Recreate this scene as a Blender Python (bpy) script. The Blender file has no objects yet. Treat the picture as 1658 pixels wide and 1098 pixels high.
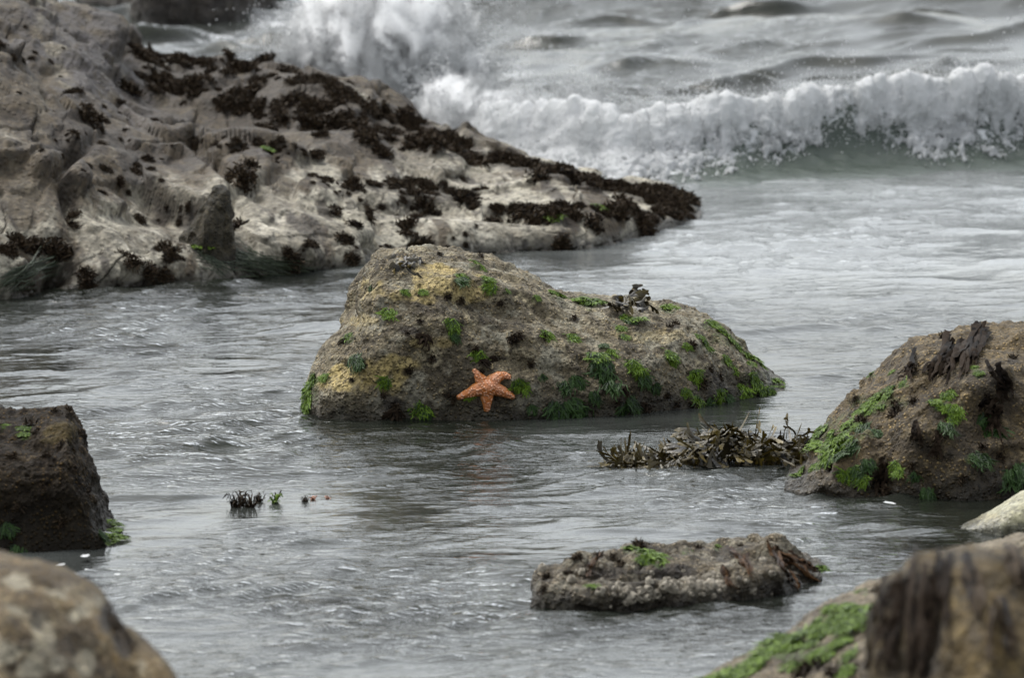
import bpy, math, random
import numpy as np
from mathutils import Vector, Matrix

SC = bpy.context.scene
COL = SC.collection
R = math.radians

# ------------------------------------------------------------------ camera
H = 4.2
LENS, SENS = 200.0, 23.6
FPX = 1658 * LENS / SENS
PITCH = math.atan((549 + 1045) / FPX)
CP, SP = math.cos(PITCH), math.sin(PITCH)
cam_d = bpy.data.cameras.new("camera")
cam = bpy.data.objects.new("camera", cam_d)
COL.objects.link(cam)
cam.location = (0, 0, H)
cam.rotation_euler = (math.pi / 2 - PITCH, 0, 0)
cam_d.lens = LENS
cam_d.sensor_width = SENS
cam_d.sensor_fit = 'HORIZONTAL'
cam_d.clip_start = 0.5
cam_d.clip_end = 8000
cam_d.dof.use_dof = True
cam_d.dof.focus_distance = 34.3
cam_d.dof.aperture_fstop = 3.7
SC.camera = cam

# ------------------------------------------------------------------ world, sun, exposure
SUN_EL, SUN_AZ = R(62), R(-50)
w = bpy.data.worlds.new("World")
SC.world = w
w.use_nodes = True
nt = w.node_tree
nt.nodes.clear()
sky = nt.nodes.new('ShaderNodeTexSky')
sky.sky_type = 'NISHITA'
sky.sun_disc = False
sky.sun_elevation = SUN_EL
sky.sun_rotation = SUN_AZ
sky.dust_density = 4.0
sky.air_density = 1.0
hs = nt.nodes.new('ShaderNodeHueSaturation')      # overcast: nearly colourless sky light
hs.inputs['Saturation'].default_value = 0.26
bg = nt.nodes.new('ShaderNodeBackground')
bg.inputs['Strength'].default_value = 0.15
wo = nt.nodes.new('ShaderNodeOutputWorld')
nt.links.new(sky.outputs[0], hs.inputs['Color'])
mxw = nt.nodes.new('ShaderNodeMix')                # sea air: a trace of grey green
mxw.data_type = 'RGBA'
mxw.blend_type = 'MULTIPLY'
mxw.inputs[0].default_value = 1.0
mxw.inputs[7].default_value = (0.985, 1.0, 0.985, 1)
nt.links.new(hs.outputs[0], mxw.inputs[6])
nt.links.new(mxw.outputs[2], bg.inputs['Color'])
nt.links.new(bg.outputs[0], wo.inputs['Surface'])

sd = bpy.data.lights.new("sun", 'SUN')
sd.energy = 0.5
sd.angle = R(25)
sd.color = (1.0, 0.97, 0.92)
so = bpy.data.objects.new("sun", sd)
COL.objects.link(so)
sdir = Vector((math.sin(SUN_AZ) * math.cos(SUN_EL), math.cos(SUN_AZ) * math.cos(SUN_EL), math.sin(SUN_EL)))
so.rotation_euler = sdir.to_track_quat('Z', 'Y').to_euler()

SC.view_settings.view_transform = 'Standard'
SC.view_settings.look = 'None'
SC.view_settings.gamma = 1.0
SC.view_settings.use_curve_mapping = False
SC.view_settings.exposure = 1.24
try:
    SC.cycles.max_bounces = 10
    SC.cycles.volume_bounces = 6
    SC.cycles.volume_max_steps = 256
    SC.cycles.transparent_max_bounces = 12
    SC.cycles.use_denoising = True
    SC.cycles.caustics_reflective = False
    SC.cycles.caustics_refractive = False
except Exception:
    pass


# ------------------------------------------------------------------ picture <-> world
def ray(u, v):
    a = (np.asarray(u, float) - 829) / FPX
    b = (549 - np.asarray(v, float)) / FPX
    return a, CP + SP * b, -SP + CP * b


def W(u, v, Y):                                   # point seen at (u, v), Y metres out
    dx, dy, dz = ray(u, v)
    t = Y / dy
    return dx * t, Y + 0 * t, H + dz * t


def G(u, v, z=0.0):                               # point seen at (u, v) at height z
    dx, dy, dz = ray(u, v)
    t = (z - H) / dz
    return dx * t, dy * t, z + 0 * t


def proj(P):
    x, y, z = P[:, 0], P[:, 1], P[:, 2] - H
    f = y * CP - z * SP
    up = y * SP + z * CP
    return 829 + FPX * x / f, 549 - FPX * up / f


# ------------------------------------------------------------------ noise
def _hash(ix, iy, iz, seed):
    h = (ix.astype(np.int64) * 374761393 + iy.astype(np.int64) * 668265263 + iz.astype(np.int64) * 2147483647 + seed * 974634541) & 0xFFFFFFFF
    h = ((h ^ (h >> 13)) * 1274126177) & 0xFFFFFFFF
    h = ((h ^ (h >> 16)) * 2246822519) & 0xFFFFFFFF
    return (h ^ (h >> 15)) & 0xFFFFFFFF


def noise3(P, seed=0):
    P = np.asarray(P, float)
    I = np.floor(P)
    F = P - I
    I = I.astype(np.int64)
    U = F * F * F * (F * (F * 6 - 15) + 10)
    out = np.zeros(len(P))
    for cx in (0, 1):
        for cy in (0, 1):
            for cz in (0, 1):
                h = _hash(I[:, 0] + cx, I[:, 1] + cy, I[:, 2] + cz, seed)
                gx = (h & 1023) / 511.5 - 1
                gy = ((h >> 10) & 1023) / 511.5 - 1
                gz = ((h >> 20) & 1023) / 511.5 - 1
                d = gx * (F[:, 0] - cx) + gy * (F[:, 1] - cy) + gz * (F[:, 2] - cz)
                wt = (U[:, 0] if cx else 1 - U[:, 0]) * (U[:, 1] if cy else 1 - U[:, 1]) * (U[:, 2] if cz else 1 - U[:, 2])
                out += wt * d
    return out * 1.3


def noise2(X, Y, seed=0):
    ix = np.floor(X); iy = np.floor(Y)
    fx = X - ix; fy = Y - iy
    ix = ix.astype(np.int64); iy = iy.astype(np.int64)
    ux = fx ** 3 * (fx * (fx * 6 - 15) + 10)
    uy = fy ** 3 * (fy * (fy * 6 - 15) + 10)
    out = np.zeros_like(fx)
    zz = np.zeros_like(ix)
    for cx in (0, 1):
        for cy in (0, 1):
            h = _hash(ix + cx, iy + cy, zz, seed)
            an = (h & 0xFFFF) * (2 * math.pi / 65536)
            out += (ux if cx else 1 - ux) * (uy if cy else 1 - uy) * (np.cos(an) * (fx - cx) + np.sin(an) * (fy - cy))
    return out * 1.4


def fbm3(P, scale, octv=4, seed=0, gain=0.5):
    s = 0; a = 1
    for i in range(octv):
        s = s + a * noise3(P * scale * (2.03 ** i) + 17.3 * i, seed + i)
        a *= gain
    return s


def ridged3(P, scale, octv=3, seed=0):
    s = 0; a = 1
    for i in range(octv):
        s = s + a * (1 - 2 * np.abs(noise3(P * scale * (2.03 ** i) + 7.7 * i, seed + i)))
        a *= 0.5
    return s / 1.75


def cell3(P, scale, seed=0):                      # distance to the nearest scattered point, and that point's random value
    Q = P * scale
    I = np.floor(Q).astype(np.int64)
    best = np.full(len(Q), 9.0); val = np.zeros(len(Q))
    for cx in (-1, 0, 1):
        for cy in (-1, 0, 1):
            for cz in (-1, 0, 1):
                J = I + np.array([cx, cy, cz])
                h = _hash(J[:, 0], J[:, 1], J[:, 2], seed)
                px = J[:, 0] + (h & 1023) / 1023; py = J[:, 1] + ((h >> 10) & 1023) / 1023; pz = J[:, 2] + ((h >> 20) & 1023) / 1023
                d = (Q[:, 0] - px) ** 2 + (Q[:, 1] - py) ** 2 + (Q[:, 2] - pz) ** 2
                m = d < best
                best[m] = d[m]; val[m] = ((h[m] >> 7) & 255) / 255
    return np.sqrt(best), val


def facets3(P, scale, seed=0, tilt=1.0, sharp=14.0, crack=0.0):   # smooth-edged tilted slabs
    Q = P * scale
    I = np.floor(Q).astype(np.int64)
    W_ = np.zeros(len(Q)); S_ = np.zeros(len(Q)); M_ = np.zeros(len(Q))
    for cx in (-1, 0, 1):
        for cy in (-1, 0, 1):
            for cz in (-1, 0, 1):
                J = I + np.array([cx, cy, cz])
                h = _hash(J[:, 0], J[:, 1], J[:, 2], seed); h2 = _hash(J[:, 0], J[:, 1], J[:, 2], seed + 9)
                D = [Q[:, k] - J[:, k] - ((h >> (10 * k)) & 1023) / 1023 for k in range(3)]
                w_ = np.exp(-sharp * (D[0] ** 2 + D[1] ** 2 + D[2] ** 2))
                hh = sum((((h2 >> (8 * k)) & 255) / 127.5 - 1) * D[k] for k in range(3)) * tilt + ((h2 >> 24) & 255) / 255 - 0.5
                W_ += w_; S_ += w_ * hh; M_ = np.maximum(M_, w_)
    return S_ / (W_ + 1e-9) - crack * sstep(0.68, 0.5, M_ / (W_ + 1e-9))


def sstep(a, b, x):
    t = np.clip((x - a) / (b - a), 0, 1)
    return t * t * (3 - 2 * t)


# ------------------------------------------------------------------ meshes and objects
def mesh_from(name, V, F, mat=None, attrs=None, smooth=True, origin=None):
    """F is an (n,4) or (n,3) array; attrs: name -> per-vertex floats."""
    V = np.asarray(V, np.float32)
    if origin is not None:
        V = V - np.asarray(origin, np.float32)
    F = np.asarray(F, np.int32)
    k = F.shape[1]
    me = bpy.data.meshes.new(name)
    me.vertices.add(len(V)); me.vertices.foreach_set('co', V.ravel())
    me.loops.add(F.size); me.loops.foreach_set('vertex_index', F.ravel())
    me.polygons.add(len(F)); me.polygons.foreach_set('loop_start', np.arange(len(F), dtype=np.int32) * k)
    me.polygons.foreach_set('use_smooth', np.full(len(F), smooth, bool))
    me.update(calc_edges=True)
    for n, d in (attrs or {}).items():
        at = me.attributes.new(n, 'FLOAT', 'POINT')
        at.data.foreach_set('value', np.asarray(d, np.float32))
    if mat:
        me.materials.append(mat)
    return me


def put(name, me, parent=None, loc=(0, 0, 0), label=None, cat=None, group=None, kind=None, mw=None):
    o = bpy.data.objects.new(name, me)
    COL.objects.link(o)
    if parent is not None:
        o.parent = parent
    if mw is not None:
        o.matrix_basis = mw
    else:
        o.location = loc
    if label: o['label'] = label
    if cat: o['category'] = cat
    if group: o['group'] = group
    if kind: o['kind'] = kind
    return o


def gridF(nr, nc):
    i = np.arange((nr - 1) * nc).reshape(nr - 1, nc)[:, :-1].ravel()
    return np.stack([i, i + 1, i + nc + 1, i + nc], 1)


def grid_normals(P, nr, nc):
    A = P.reshape(nr, nc, 3)
    n = np.cross(np.gradient(A, axis=1), np.gradient(A, axis=0)).reshape(-1, 3)
    return n / (np.linalg.norm(n, axis=1, keepdims=True) + 1e-12)


class MB:                                         # collects small pieces into one mesh
    def __init__(s): s.v = []; s.f = []; s.a = []; s.n = 0
    def add(s, V, F, a=None):
        V = np.asarray(V, float)
        s.v.append(V); s.f.append(np.asarray(F) + s.n); s.n += len(V)
        s.a.append(np.zeros(len(V)) if a is None else np.asarray(a, float))
    def mesh(s, name, mat, origin=None, smooth=True):
        return mesh_from(name, np.concatenate(s.v), np.concatenate(s.f), mat, {'tone': np.concatenate(s.a)}, smooth, origin)


# ------------------------------------------------------------------ materials
class NB:
    def __init__(s, name):
        s.m = bpy.data.materials.new(name); s.m.use_nodes = True
        s.t = s.m.node_tree; s.t.nodes.clear()
        s.out = s.t.nodes.new('ShaderNodeOutputMaterial')
        s.co = s.n('TexCoord').outputs['Object']
    def n(s, kind, **kw):
        x = s.t.nodes.new('ShaderNode' + kind)
        for k, v in kw.items(): setattr(x, k, v)
        return x
    def l(s, a, b): s.t.links.new(a, b)
    def put(s, sock, v):
        if hasattr(v, 'is_linked') or hasattr(v, 'links'): s.l(v, sock)
        else: sock.default_value = (tuple(v) + (1,))[:4] if isinstance(v, (tuple, list)) and len(v) == 3 and sock.type == 'RGBA' else v
    def noise(s, scale, detail=6, rough=0.6, vec=None, dist=0.0):
        x = s.n('TexNoise'); x.inputs['Scale'].default_value = scale; x.inputs['Detail'].default_value = detail
        x.inputs['Roughness'].default_value = rough; x.inputs['Distortion'].default_value = dist
        s.l(vec or s.co, x.inputs['Vector']); return x.outputs[0]
    def vor(s, scale, out='Distance', vec=None, rnd=1.0):
        x = s.n('TexVoronoi'); x.inputs['Scale'].default_value = scale; x.inputs['Randomness'].default_value = rnd
        s.l(vec or s.co, x.inputs['Vector']); return x.outputs[out]
    def mapping(s, scale=(1, 1, 1), rot=(0, 0, 0)):
        x = s.n('Mapping'); x.inputs['Scale'].default_value = scale; x.inputs['Rotation'].default_value = rot
        s.l(s.co, x.inputs['Vector']); return x.outputs[0]
    def ramp(s, v, a, b, lo=0.0, hi=1.0):
        x = s.n('MapRange', interpolation_type='SMOOTHSTEP'); s.put(x.inputs[0], v)
        for i, q in zip((1, 2, 3, 4), (a, b, lo, hi)): x.inputs[i].default_value = q
        return x.outputs[0]
    def math(s, op, a, b=0.0):
        x = s.n('Math', operation=op); s.put(x.inputs[0], a); s.put(x.inputs[1], b); return x.outputs[0]
    def mix(s, f, a, b, blend='MIX'):
        x = s.n('Mix', data_type='RGBA', blend_type=blend); s.put(x.inputs[0], f); s.put(x.inputs[6], a); s.put(x.inputs[7], b); return x.outputs[2]
    def attr(s, name):
        x = s.n('Attribute'); x.attribute_name = name; return x.outputs['Fac']
    def bump(s, h, dist, strength=1.0, normal=None):
        x = s.n('Bump'); x.inputs['Distance'].default_value = dist; x.inputs['Strength'].default_value = strength
        s.l(h, x.inputs['Height'])
        if normal: s.l(normal, x.inputs['Normal'])
        return x.outputs[0]
    def pbr(s, color, rough=0.7, normal=None, spec=0.4):
        x = s.n('BsdfPrincipled'); s.put(x.inputs['Base Color'], color); s.put(x.inputs['Roughness'], rough)
        s.put(x.inputs['Specular IOR Level'], spec)
        if normal: s.l(normal, x.inputs['Normal'])
        s.l(x.outputs[0], s.out.inputs[0]); return x
    def worldz(s):
        g = s.n('NewGeometry'); x = s.n('SeparateXYZ'); s.l(g.outputs['Position'], x.inputs[0]); return x.outputs[2]


def rock_mat(name, dark, base, pale, yellow=(0.42, 0.34, 0.16), green=(0.035, 0.07, 0.008), speck=(0.38, 0.31, 0.2), sc=1.0,
             speck_amt=0.6, wet=0.12, bump=0.012, rough=0.75, spec=0.35, grey=None):
    b = NB(name)
    n1 = b.noise(3.2 * sc, 8, 0.65)
    n2 = b.noise(11 * sc, 8, 0.7, dist=0.4)
    n3 = b.noise(55 * sc, 4, 0.7)
    c = b.mix(b.ramp(n1, 0.36, 0.62), dark, base)
    c = b.mix(b.math('MULTIPLY', b.ramp(n2, 0.5, 0.68), 0.85), c, pale)
    c = b.mix(b.math('MULTIPLY', b.ramp(b.noise(21 * sc, 6, 0.7), 0.52, 0.66), 0.75), c, dark)
    if grey: c = b.mix(b.math('MULTIPLY', b.ramp(b.noise(6.5 * sc, 7, 0.68), 0.5, 0.6), 0.7), c, grey)
    c = b.mix(b.math('MULTIPLY', b.attr('yellow'), b.math('MULTIPLY', b.ramp(n3, 0.2, 0.42), b.ramp(b.noise(15 * sc, 6, 0.7), 0.36, 0.52, 0.15 if grey else 1.0, 1.0))), c, yellow)
    v = b.vor(62 * sc)
    sp = b.math('MULTIPLY', b.ramp(v, 0.42, 0.2), b.ramp(b.noise(9 * sc, 5), 0.4, 0.6))
    c = b.mix(b.math('MULTIPLY', sp, speck_amt), c, speck)
    c = b.mix(b.math('MULTIPLY', b.ramp(b.vor(38 * sc), 0.3, 0.12), b.math('MULTIPLY', b.ramp(n2, 0.42, 0.55), 0.8)), c, (0.035, 0.028, 0.022))
    c = b.mix(b.attr('dark'), c, (0.03, 0.024, 0.02))
    c = b.mix(b.math('MULTIPLY', b.attr('green'), b.ramp(n3, 0.35, 0.6)), c, green)
    c = b.mix(1.0, c, b.ramp(n3, 0.3, 0.7, 0.42, 1.25), 'MULTIPLY')
    c = b.mix(1.0, c, (1.05, 1.0, 0.87), 'MULTIPLY')
    z = b.math('ADD', b.worldz(), b.math('MULTIPLY', n2, -0.06))
    wt = b.ramp(z, wet, -0.03)
    c = b.mix(b.math('MULTIPLY', wt, 0.78), c, (0.012, 0.01, 0.007))
    h = b.math('ADD', b.math('MULTIPLY', n3, 0.6), b.math('MULTIPLY', b.ramp(v, 0.0, 0.5, 1, 0), 0.7))
    h = b.math('ADD', h, b.math('MULTIPLY', b.noise(22 * sc, 6, 0.7), 1.2))
    nm = b.bump(h, bump)
    ro = b.math('SUBTRACT', rough, b.math('MULTIPLY', wt, 0.35))
    b.pbr(c, ro, nm, spec)
    return b.m


def plant_mat(name, c0, c1, rough=0.45, spec=0.5, sc=30, transl=0.0):
    b = NB(name)
    oi = b.n('ObjectInfo').outputs['Random']
    f = b.math('ADD', b.math('MULTIPLY', b.noise(sc, 4), 0.5), b.math('MULTIPLY', b.attr('tone'), 0.75))
    f = b.math('ADD', f, b.math('MULTIPLY', oi, 0.25))
    c = b.mix(b.ramp(f, 0.25, 1.0), c0, c1)
    b.pbr(c, rough, b.bump(b.noise(sc * 4, 3), 0.003), spec)
    return b.m


M_GREEN = plant_mat('green_algae', (0.006, 0.022, 0.003), (0.09, 0.155, 0.004), 0.5, 0.25)
M_DGREEN = plant_mat('dark_green_algae', (0.004, 0.011, 0.004), (0.022, 0.05, 0.008), 0.45, 0.2)
M_WEED = plant_mat('dark_brown_weed', (0.005, 0.0035, 0.003), (0.042, 0.029, 0.017), 0.55, 0.08)
M_PURPLE = plant_mat('purple_black_weed', (0.003, 0.002, 0.0016), (0.022, 0.015, 0.010), 0.6, 0.03)
M_WRACK = plant_mat('olive_wrack', (0.005, 0.004, 0.0025), (0.1, 0.07, 0.008), 0.4, 0.42, 14)
M_BROWN = plant_mat('rust_brown_weed', (0.012, 0.006, 0.003), (0.06, 0.03, 0.012), 0.55, 0.06)


# ------------------------------------------------------------------ rocks
ROCKS = []


class Rock:
    """A boulder lofted between its skyline and its waterline, with real depth, then roughened by noise."""
    def __init__(s, name, top, water, depth, label, cat='rock', mat=None, e=0.7, peak=0.55, nc=520, nr=230, disp=(), back=1.0, cut=None, dents=(), paint=None,
                 seed=1, group=None, taper=0.5, zbase=0.0, pits=0.0, barn=0.004, parent=None):
        top = np.array(top, float); water = np.array(water, float)
        seg = np.hypot(np.diff(top[:, 0]), np.diff(top[:, 1])); L = np.r_[0, np.cumsum(seg)]
        q = np.linspace(0, L[-1], nc)
        ut = np.interp(q, L, top[:, 0]); vt = np.interp(q, L, top[:, 1])
        k = 9; ker = np.hanning(k + 2)[1:-1]; ker /= ker.sum()
        def sm(a):
            p = np.r_[2 * a[0] - a[k // 2:0:-1], a, 2 * a[-1] - a[-2:-k // 2 - 1:-1]]
            return np.convolve(p, ker, 'valid')[:nc]
        ut = sm(ut); vt = sm(vt)
        vw = np.interp(ut, water[:, 0], water[:, 1])
        uu = np.clip((ut - ut.min()) / (ut.max() - ut.min()), 0, 1)
        plan = np.clip(4 * uu * (1 - uu), 0, 1) ** taper
        Fx, Fy, Fz = G(ut, vw, zbase)
        dmid = (depth if np.isscalar(depth) else np.interp(ut, [p[0] for p in depth], [p[1] for p in depth])) * (0.06 + 0.94 * plan)
        Yp = Fy + dmid * peak
        zp = W(ut, vt, Yp)[2]
        zp = np.maximum(zp, zbase + 0.004)
        Yb = Yp + dmid * back
        pp = np.linspace(0.3, 0.75, 28)[:, None] * math.pi        # the skyline, not the ridge, has to meet the traced outline
        for _ in range(4):
            yy_ = np.where(pp < math.pi / 2, Yp - (Yp - Fy) * np.cos(pp), Yp - (Yb - Yp) * np.cos(pp))
            ev_ = e if np.isscalar(e) else np.interp(ut, [p[0] for p in e], [p[1] for p in e])[None]
            zz_ = zbase + (zp - zbase) * np.sin(pp) ** ev_
            vv_ = 549 - FPX * (yy_ * SP + (zz_ - H) * CP) / (yy_ * CP - (zz_ - H) * SP)
            zp = np.maximum(zp - (vt - vv_.min(0)) * Yp / FPX, zbase + 0.004)
        t = np.concatenate([np.linspace(-0.3, 0, 24, endpoint=False), np.linspace(0, 0.5, int(nr * 0.62), endpoint=False), np.linspace(0.5, 1.0, int(nr * 0.3), endpoint=False), np.linspace(1.0, 1.2, 12)])
        nr = len(t)
        T = t[:, None]
        ph = np.clip(T, 0, 1) * math.pi
        ev = e if np.isscalar(e) else np.interp(ut, [p[0] for p in e], [p[1] for p in e])[None]
        cz = np.clip(np.sin(ph), 0, 1) ** ev
        Y = np.where(T < 0.5, Yp - (Yp - Fy) * np.clip(np.cos(ph), 0, 1), Yp + (Yb - Yp) * np.clip(-np.cos(ph), 0, 1))
        Z = zbase + (zp - zbase) * cz
        lo = T < 0; hi = T > 1
        Y = np.where(lo, Fy - 0.12 * (-T / 0.3), Y); Z = np.where(lo, zbase - 0.5 * (-T / 0.3) ** 1.0, Z)
        Y = np.where(hi, Yb + 0.12 * (T - 1) / 0.2, Y); Z = np.where(hi, zbase - 0.5 * (T - 1) / 0.2, Z)
        X = ((ut - 829) / FPX)[None] * (Y * CP - (Z - H) * SP)
        P = np.stack([X, Y + 0 * X, Z + 0 * X], 2).reshape(-1, 3)
        N = grid_normals(P, nr, nc)
        if N[nr // 3 * nc:nr * 2 // 3 * nc, 2].mean() < 0: N = -N
        edge = np.repeat(np.clip(plan * 1.6 + 0.15, 0, 1)[None], nr, 0).ravel()
        d = np.zeros(len(P))
        for kind, scl, amp in disp:
            if kind == 'f': d += amp * fbm3(P, scl, 4, seed)
            elif kind == 'r': d += amp * ridged3(P, scl, 3, seed + 11)
            elif kind == 'a':                       # ribs running down the bedding, towards the water
                al = P[:, 0] * 0.2 - P[:, 1] * 0.98; ac = P[:, 0] * 0.98 + P[:, 1] * 0.2 + 0.5 * noise3(P * 0.9, seed + 70)
                d += amp * ridged3(np.stack([al * 0.3, ac * 1.6, P[:, 2] * 1.5], 1), scl, 3, seed + 71)
            elif kind == 'c': d += amp * facets3(P + 0.06 * np.stack([noise3(P * 3, seed), noise3(P * 3, seed + 1), noise3(P * 3, seed + 2)], 1), scl, seed + 90)
            elif kind == 'k': d += amp * facets3(P * np.array([1.0, 0.55, 1.0]) + 0.05 * np.stack([noise3(P * 4, seed), noise3(P * 4, seed + 1), noise3(P * 4, seed + 2)], 1), scl, seed + 90, 1.3, 42.0, 0.35)
            elif kind == 's':                       # stepped layers
                a = fbm3(P, scl, 3, seed + 23) * 3 + P[:, 2] * scl * 2
                d += amp * (np.floor(a) + sstep(0.35, 0.65, a - np.floor(a)) - a)
        d *= edge
        if any(k[0] == 'k' for k in disp): d *= np.tile(np.clip((zp - zbase) / 0.28, 0.3, 1), nr)
        P = P + N * d[:, None]
        u, v = proj(P)
        for (du, dv, ru, rv, ang, amp) in dents:
            ca, sa = math.cos(R(ang)), math.sin(R(ang))
            a = ((u - du) * ca + (v - dv) * sa) / ru; b_ = (-(u - du) * sa + (v - dv) * ca) / rv
            g = np.exp(-(a * a + b_ * b_))
            P = P + N * (amp * g)[:, None]
        if barn:
            N = grid_normals(P, nr, nc)
            if N[nr // 3 * nc:nr * 2 // 3 * nc, 2].mean() < 0: N = -N
            c1, r1 = cell3(P, 70, seed); c2, r2 = cell3(P, 33, seed + 5)
            msk = sstep(-0.15, 0.25, fbm3(P, 4, 3, seed + 40))
            P = P + N * (barn * ((sstep(0.55, 0.1, c1) * r1) * msk * 1.3 + sstep(0.6, 0.15, c2) * (r2 > 0.55) * 1.8 * msk) + barn * 1.2 * fbm3(P, 28, 3, seed + 60) )[:, None]
            if pits: P = P - N * (pits * sstep(0.5, 0.1, c2) * (r2 < 0.3))[:, None]
        N = grid_normals(P, nr, nc)
        if N[nr // 3 * nc:nr * 2 // 3 * nc, 2].mean() < 0: N = -N
        s.P, s.N = P, N
        s.u, s.v = proj(P)
        at = {'yellow': np.zeros(len(P)), 'green': np.zeros(len(P)), 'dark': np.zeros(len(P))}
        wob = fbm3(P, 7, 4, seed + 80)
        if any(k[0] == 'a' for k in disp):           # stains running down the bedding
            al = P[:, 0] * 0.2 - P[:, 1] * 0.98; ac = P[:, 0] * 0.98 + P[:, 1] * 0.2
            q = fbm3(np.stack([al * 0.7, ac * 4, P[:, 2] * 3], 1), 1.0, 5, seed + 95, 0.6)
            lowr = sstep(215, 330, s.v + 0.16 * (s.u - 450))
            at['yellow'] = 1.0 * sstep(-0.9 + 1.1 * lowr, -0.1 + 0.65 * lowr, q)
            at['dark'] = 0.85 * sstep(-0.12 + 0.35 * lowr, 0.15 + 0.4 * lowr, fbm3(np.stack([al * 1.1, ac * 6, P[:, 2] * 4], 1), 1.0, 5, seed + 97, 0.6))
        for ch, lst in (paint or {}).items():
            for (du, dv, ru, rv, st) in lst:
                g = 1.15 - np.hypot((s.u - du) / ru, (s.v - dv) / rv) + wob * 1.1
                at[ch] = np.maximum(at[ch], st * sstep(0.15, 0.6, g))
        org = (float(P[:, 0].mean()), float(Fy.min()), 0.0)
        s.org = org
        F = gridF(nr, nc)
        s.o = put(name, mesh_from(name, P, F, mat, at, True, org), parent, org if parent is None else (0, 0, 0), label, cat, group)
        s.at, s.wob = at, wob
        ROCKS.append(s)
        # front-facing lookup in the picture
        f = (N @ np.array([0, -CP, SP * 2.0])) > -0.1
        s.fi = np.nonzero(f & (P[:, 2] > -0.05))[0]

    def surf(s, u, v, r=5):
        fi = s.fi
        for rr in (r, r * 2, r * 5, r * 12):
            m = fi[(np.abs(s.u[fi] - u) < rr) & (np.abs(s.v[fi] - v) < rr)]
            if len(m): break
        else:
            return None
        near = m[s.P[m, 1] < s.P[m, 1].min() + 0.12]
        i = near[np.argmin((s.u[near] - u) ** 2 + (s.v[near] - v) ** 2)]
        n = s.N[near].mean(0); n /= np.linalg.norm(n)
        return s.P[i], n

    def film(s, ch, u, v, ru, rv, st=0.8):            # thin growth spreading round a plant's foot
        m = s.fi[(np.abs(s.u[s.fi] - u) < ru * 1.6) & (np.abs(s.v[s.fi] - v) < rv * 1.6)]
        g = 1.1 - np.hypot((s.u[m] - u) / ru, (s.v[m] - v) / rv) + s.wob[m] * 0.9
        s.at[ch][m] = np.maximum(s.at[ch][m], st * sstep(0.1, 0.6, g))

    def frame(s, u, v, spin=0.0, scale=1.0):
        h = s.surf(u, v)
        p, n = Vector(h[0] - np.array(s.org)), Vector(h[1])
        dn = Vector((0, 0, -1)) - n * (-n.z)          # downhill
        if dn.length < 0.05: dn = Vector((0, -1, 0))
        dn.normalize()
        x = dn.cross(n).normalized()
        M = Matrix((x, dn, n)).transposed().to_4x4() @ Matrix.Rotation(spin, 4, 'Z') @ Matrix.Scale(scale, 4)
        return Matrix.Translation(p) @ M


def ribbon(mb, pts, nrm, w0, w1, tone=0.4, rng=None, ripple=0.0):
    pts = np.asarray(pts, float); n = len(pts)
    tg = np.gradient(pts, axis=0); tg /= np.linalg.norm(tg, axis=1, keepdims=True) + 1e-9
    sd_ = np.cross(tg, nrm); sd_ /= np.linalg.norm(sd_, axis=1, keepdims=True) + 1e-9
    t = np.linspace(0, 1, n)
    wd = (w0 + (w1 - w0) * t) * np.where(t > 0.85, 1 - (t - 0.85) / 0.2, 1)
    c = np.zeros((n, 3, 3))
    for j, k in enumerate((-1, 0, 1)):
        off = 0.0 if k else 0.35
        rp = (rng.normal(0, ripple, (n, 1)) if rng is not None and ripple else 0)
        c[:, j] = pts + sd_ * (wd * 0.5 * k)[:, None] + nrm * (wd * off * 0.4)[:, None] + nrm * rp
    mb.add(c.reshape(-1, 3), gridF(n, 3), np.repeat(np.clip(tone + (t - 0.5) * 0.3, 0, 1), 3))


def tuft_mesh(name, mat, seed, n=34, L=0.045, wd=0.010, spread=0.03, lift=0.5, flow=1.0, hgt=0.0):
    """A tuft in its own frame: z out of the rock, +y downhill."""
    g = np.random.default_rng(seed); mb = MB()
    for i in range(n):
        a = g.uniform(0, 2 * math.pi); r = spread * math.sqrt(g.uniform())
        x0, y0 = r * math.cos(a), r * math.sin(a) * 0.8
        az = g.normal(math.pi / 2, 0.55 / max(flow, 0.1)) if flow > 0.05 else g.uniform(0, 2 * math.pi)
        ll = L * g.uniform(0.5, 1.35); up = lift * g.uniform(0.4, 1.2)
        k = 5; t = np.linspace(0, 1, k)
        px = x0 + math.cos(az) * ll * t + g.normal(0, ll * 0.07, k)
        py = y0 + math.sin(az) * ll * t + g.normal(0, ll * 0.07, k)
        pz = ll * up * np.sin(t * 2.4) + g.uniform(0, 0.006) + hgt * g.uniform() * (1 - r / spread) 
        pts = np.stack([px, py, pz], 1)
        nr_ = np.array([g.normal(0, .5), g.normal(0, .4), 1.0]); nr_ /= np.linalg.norm(nr_)
        ribbon(mb, pts, np.repeat(nr_[None], k, 0), wd * g.uniform(0.5, 1.3), wd * g.uniform(0.3, 0.9), g.uniform(0, 1), g, wd * 0.12)
    return mb.mesh(name, mat)


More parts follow.
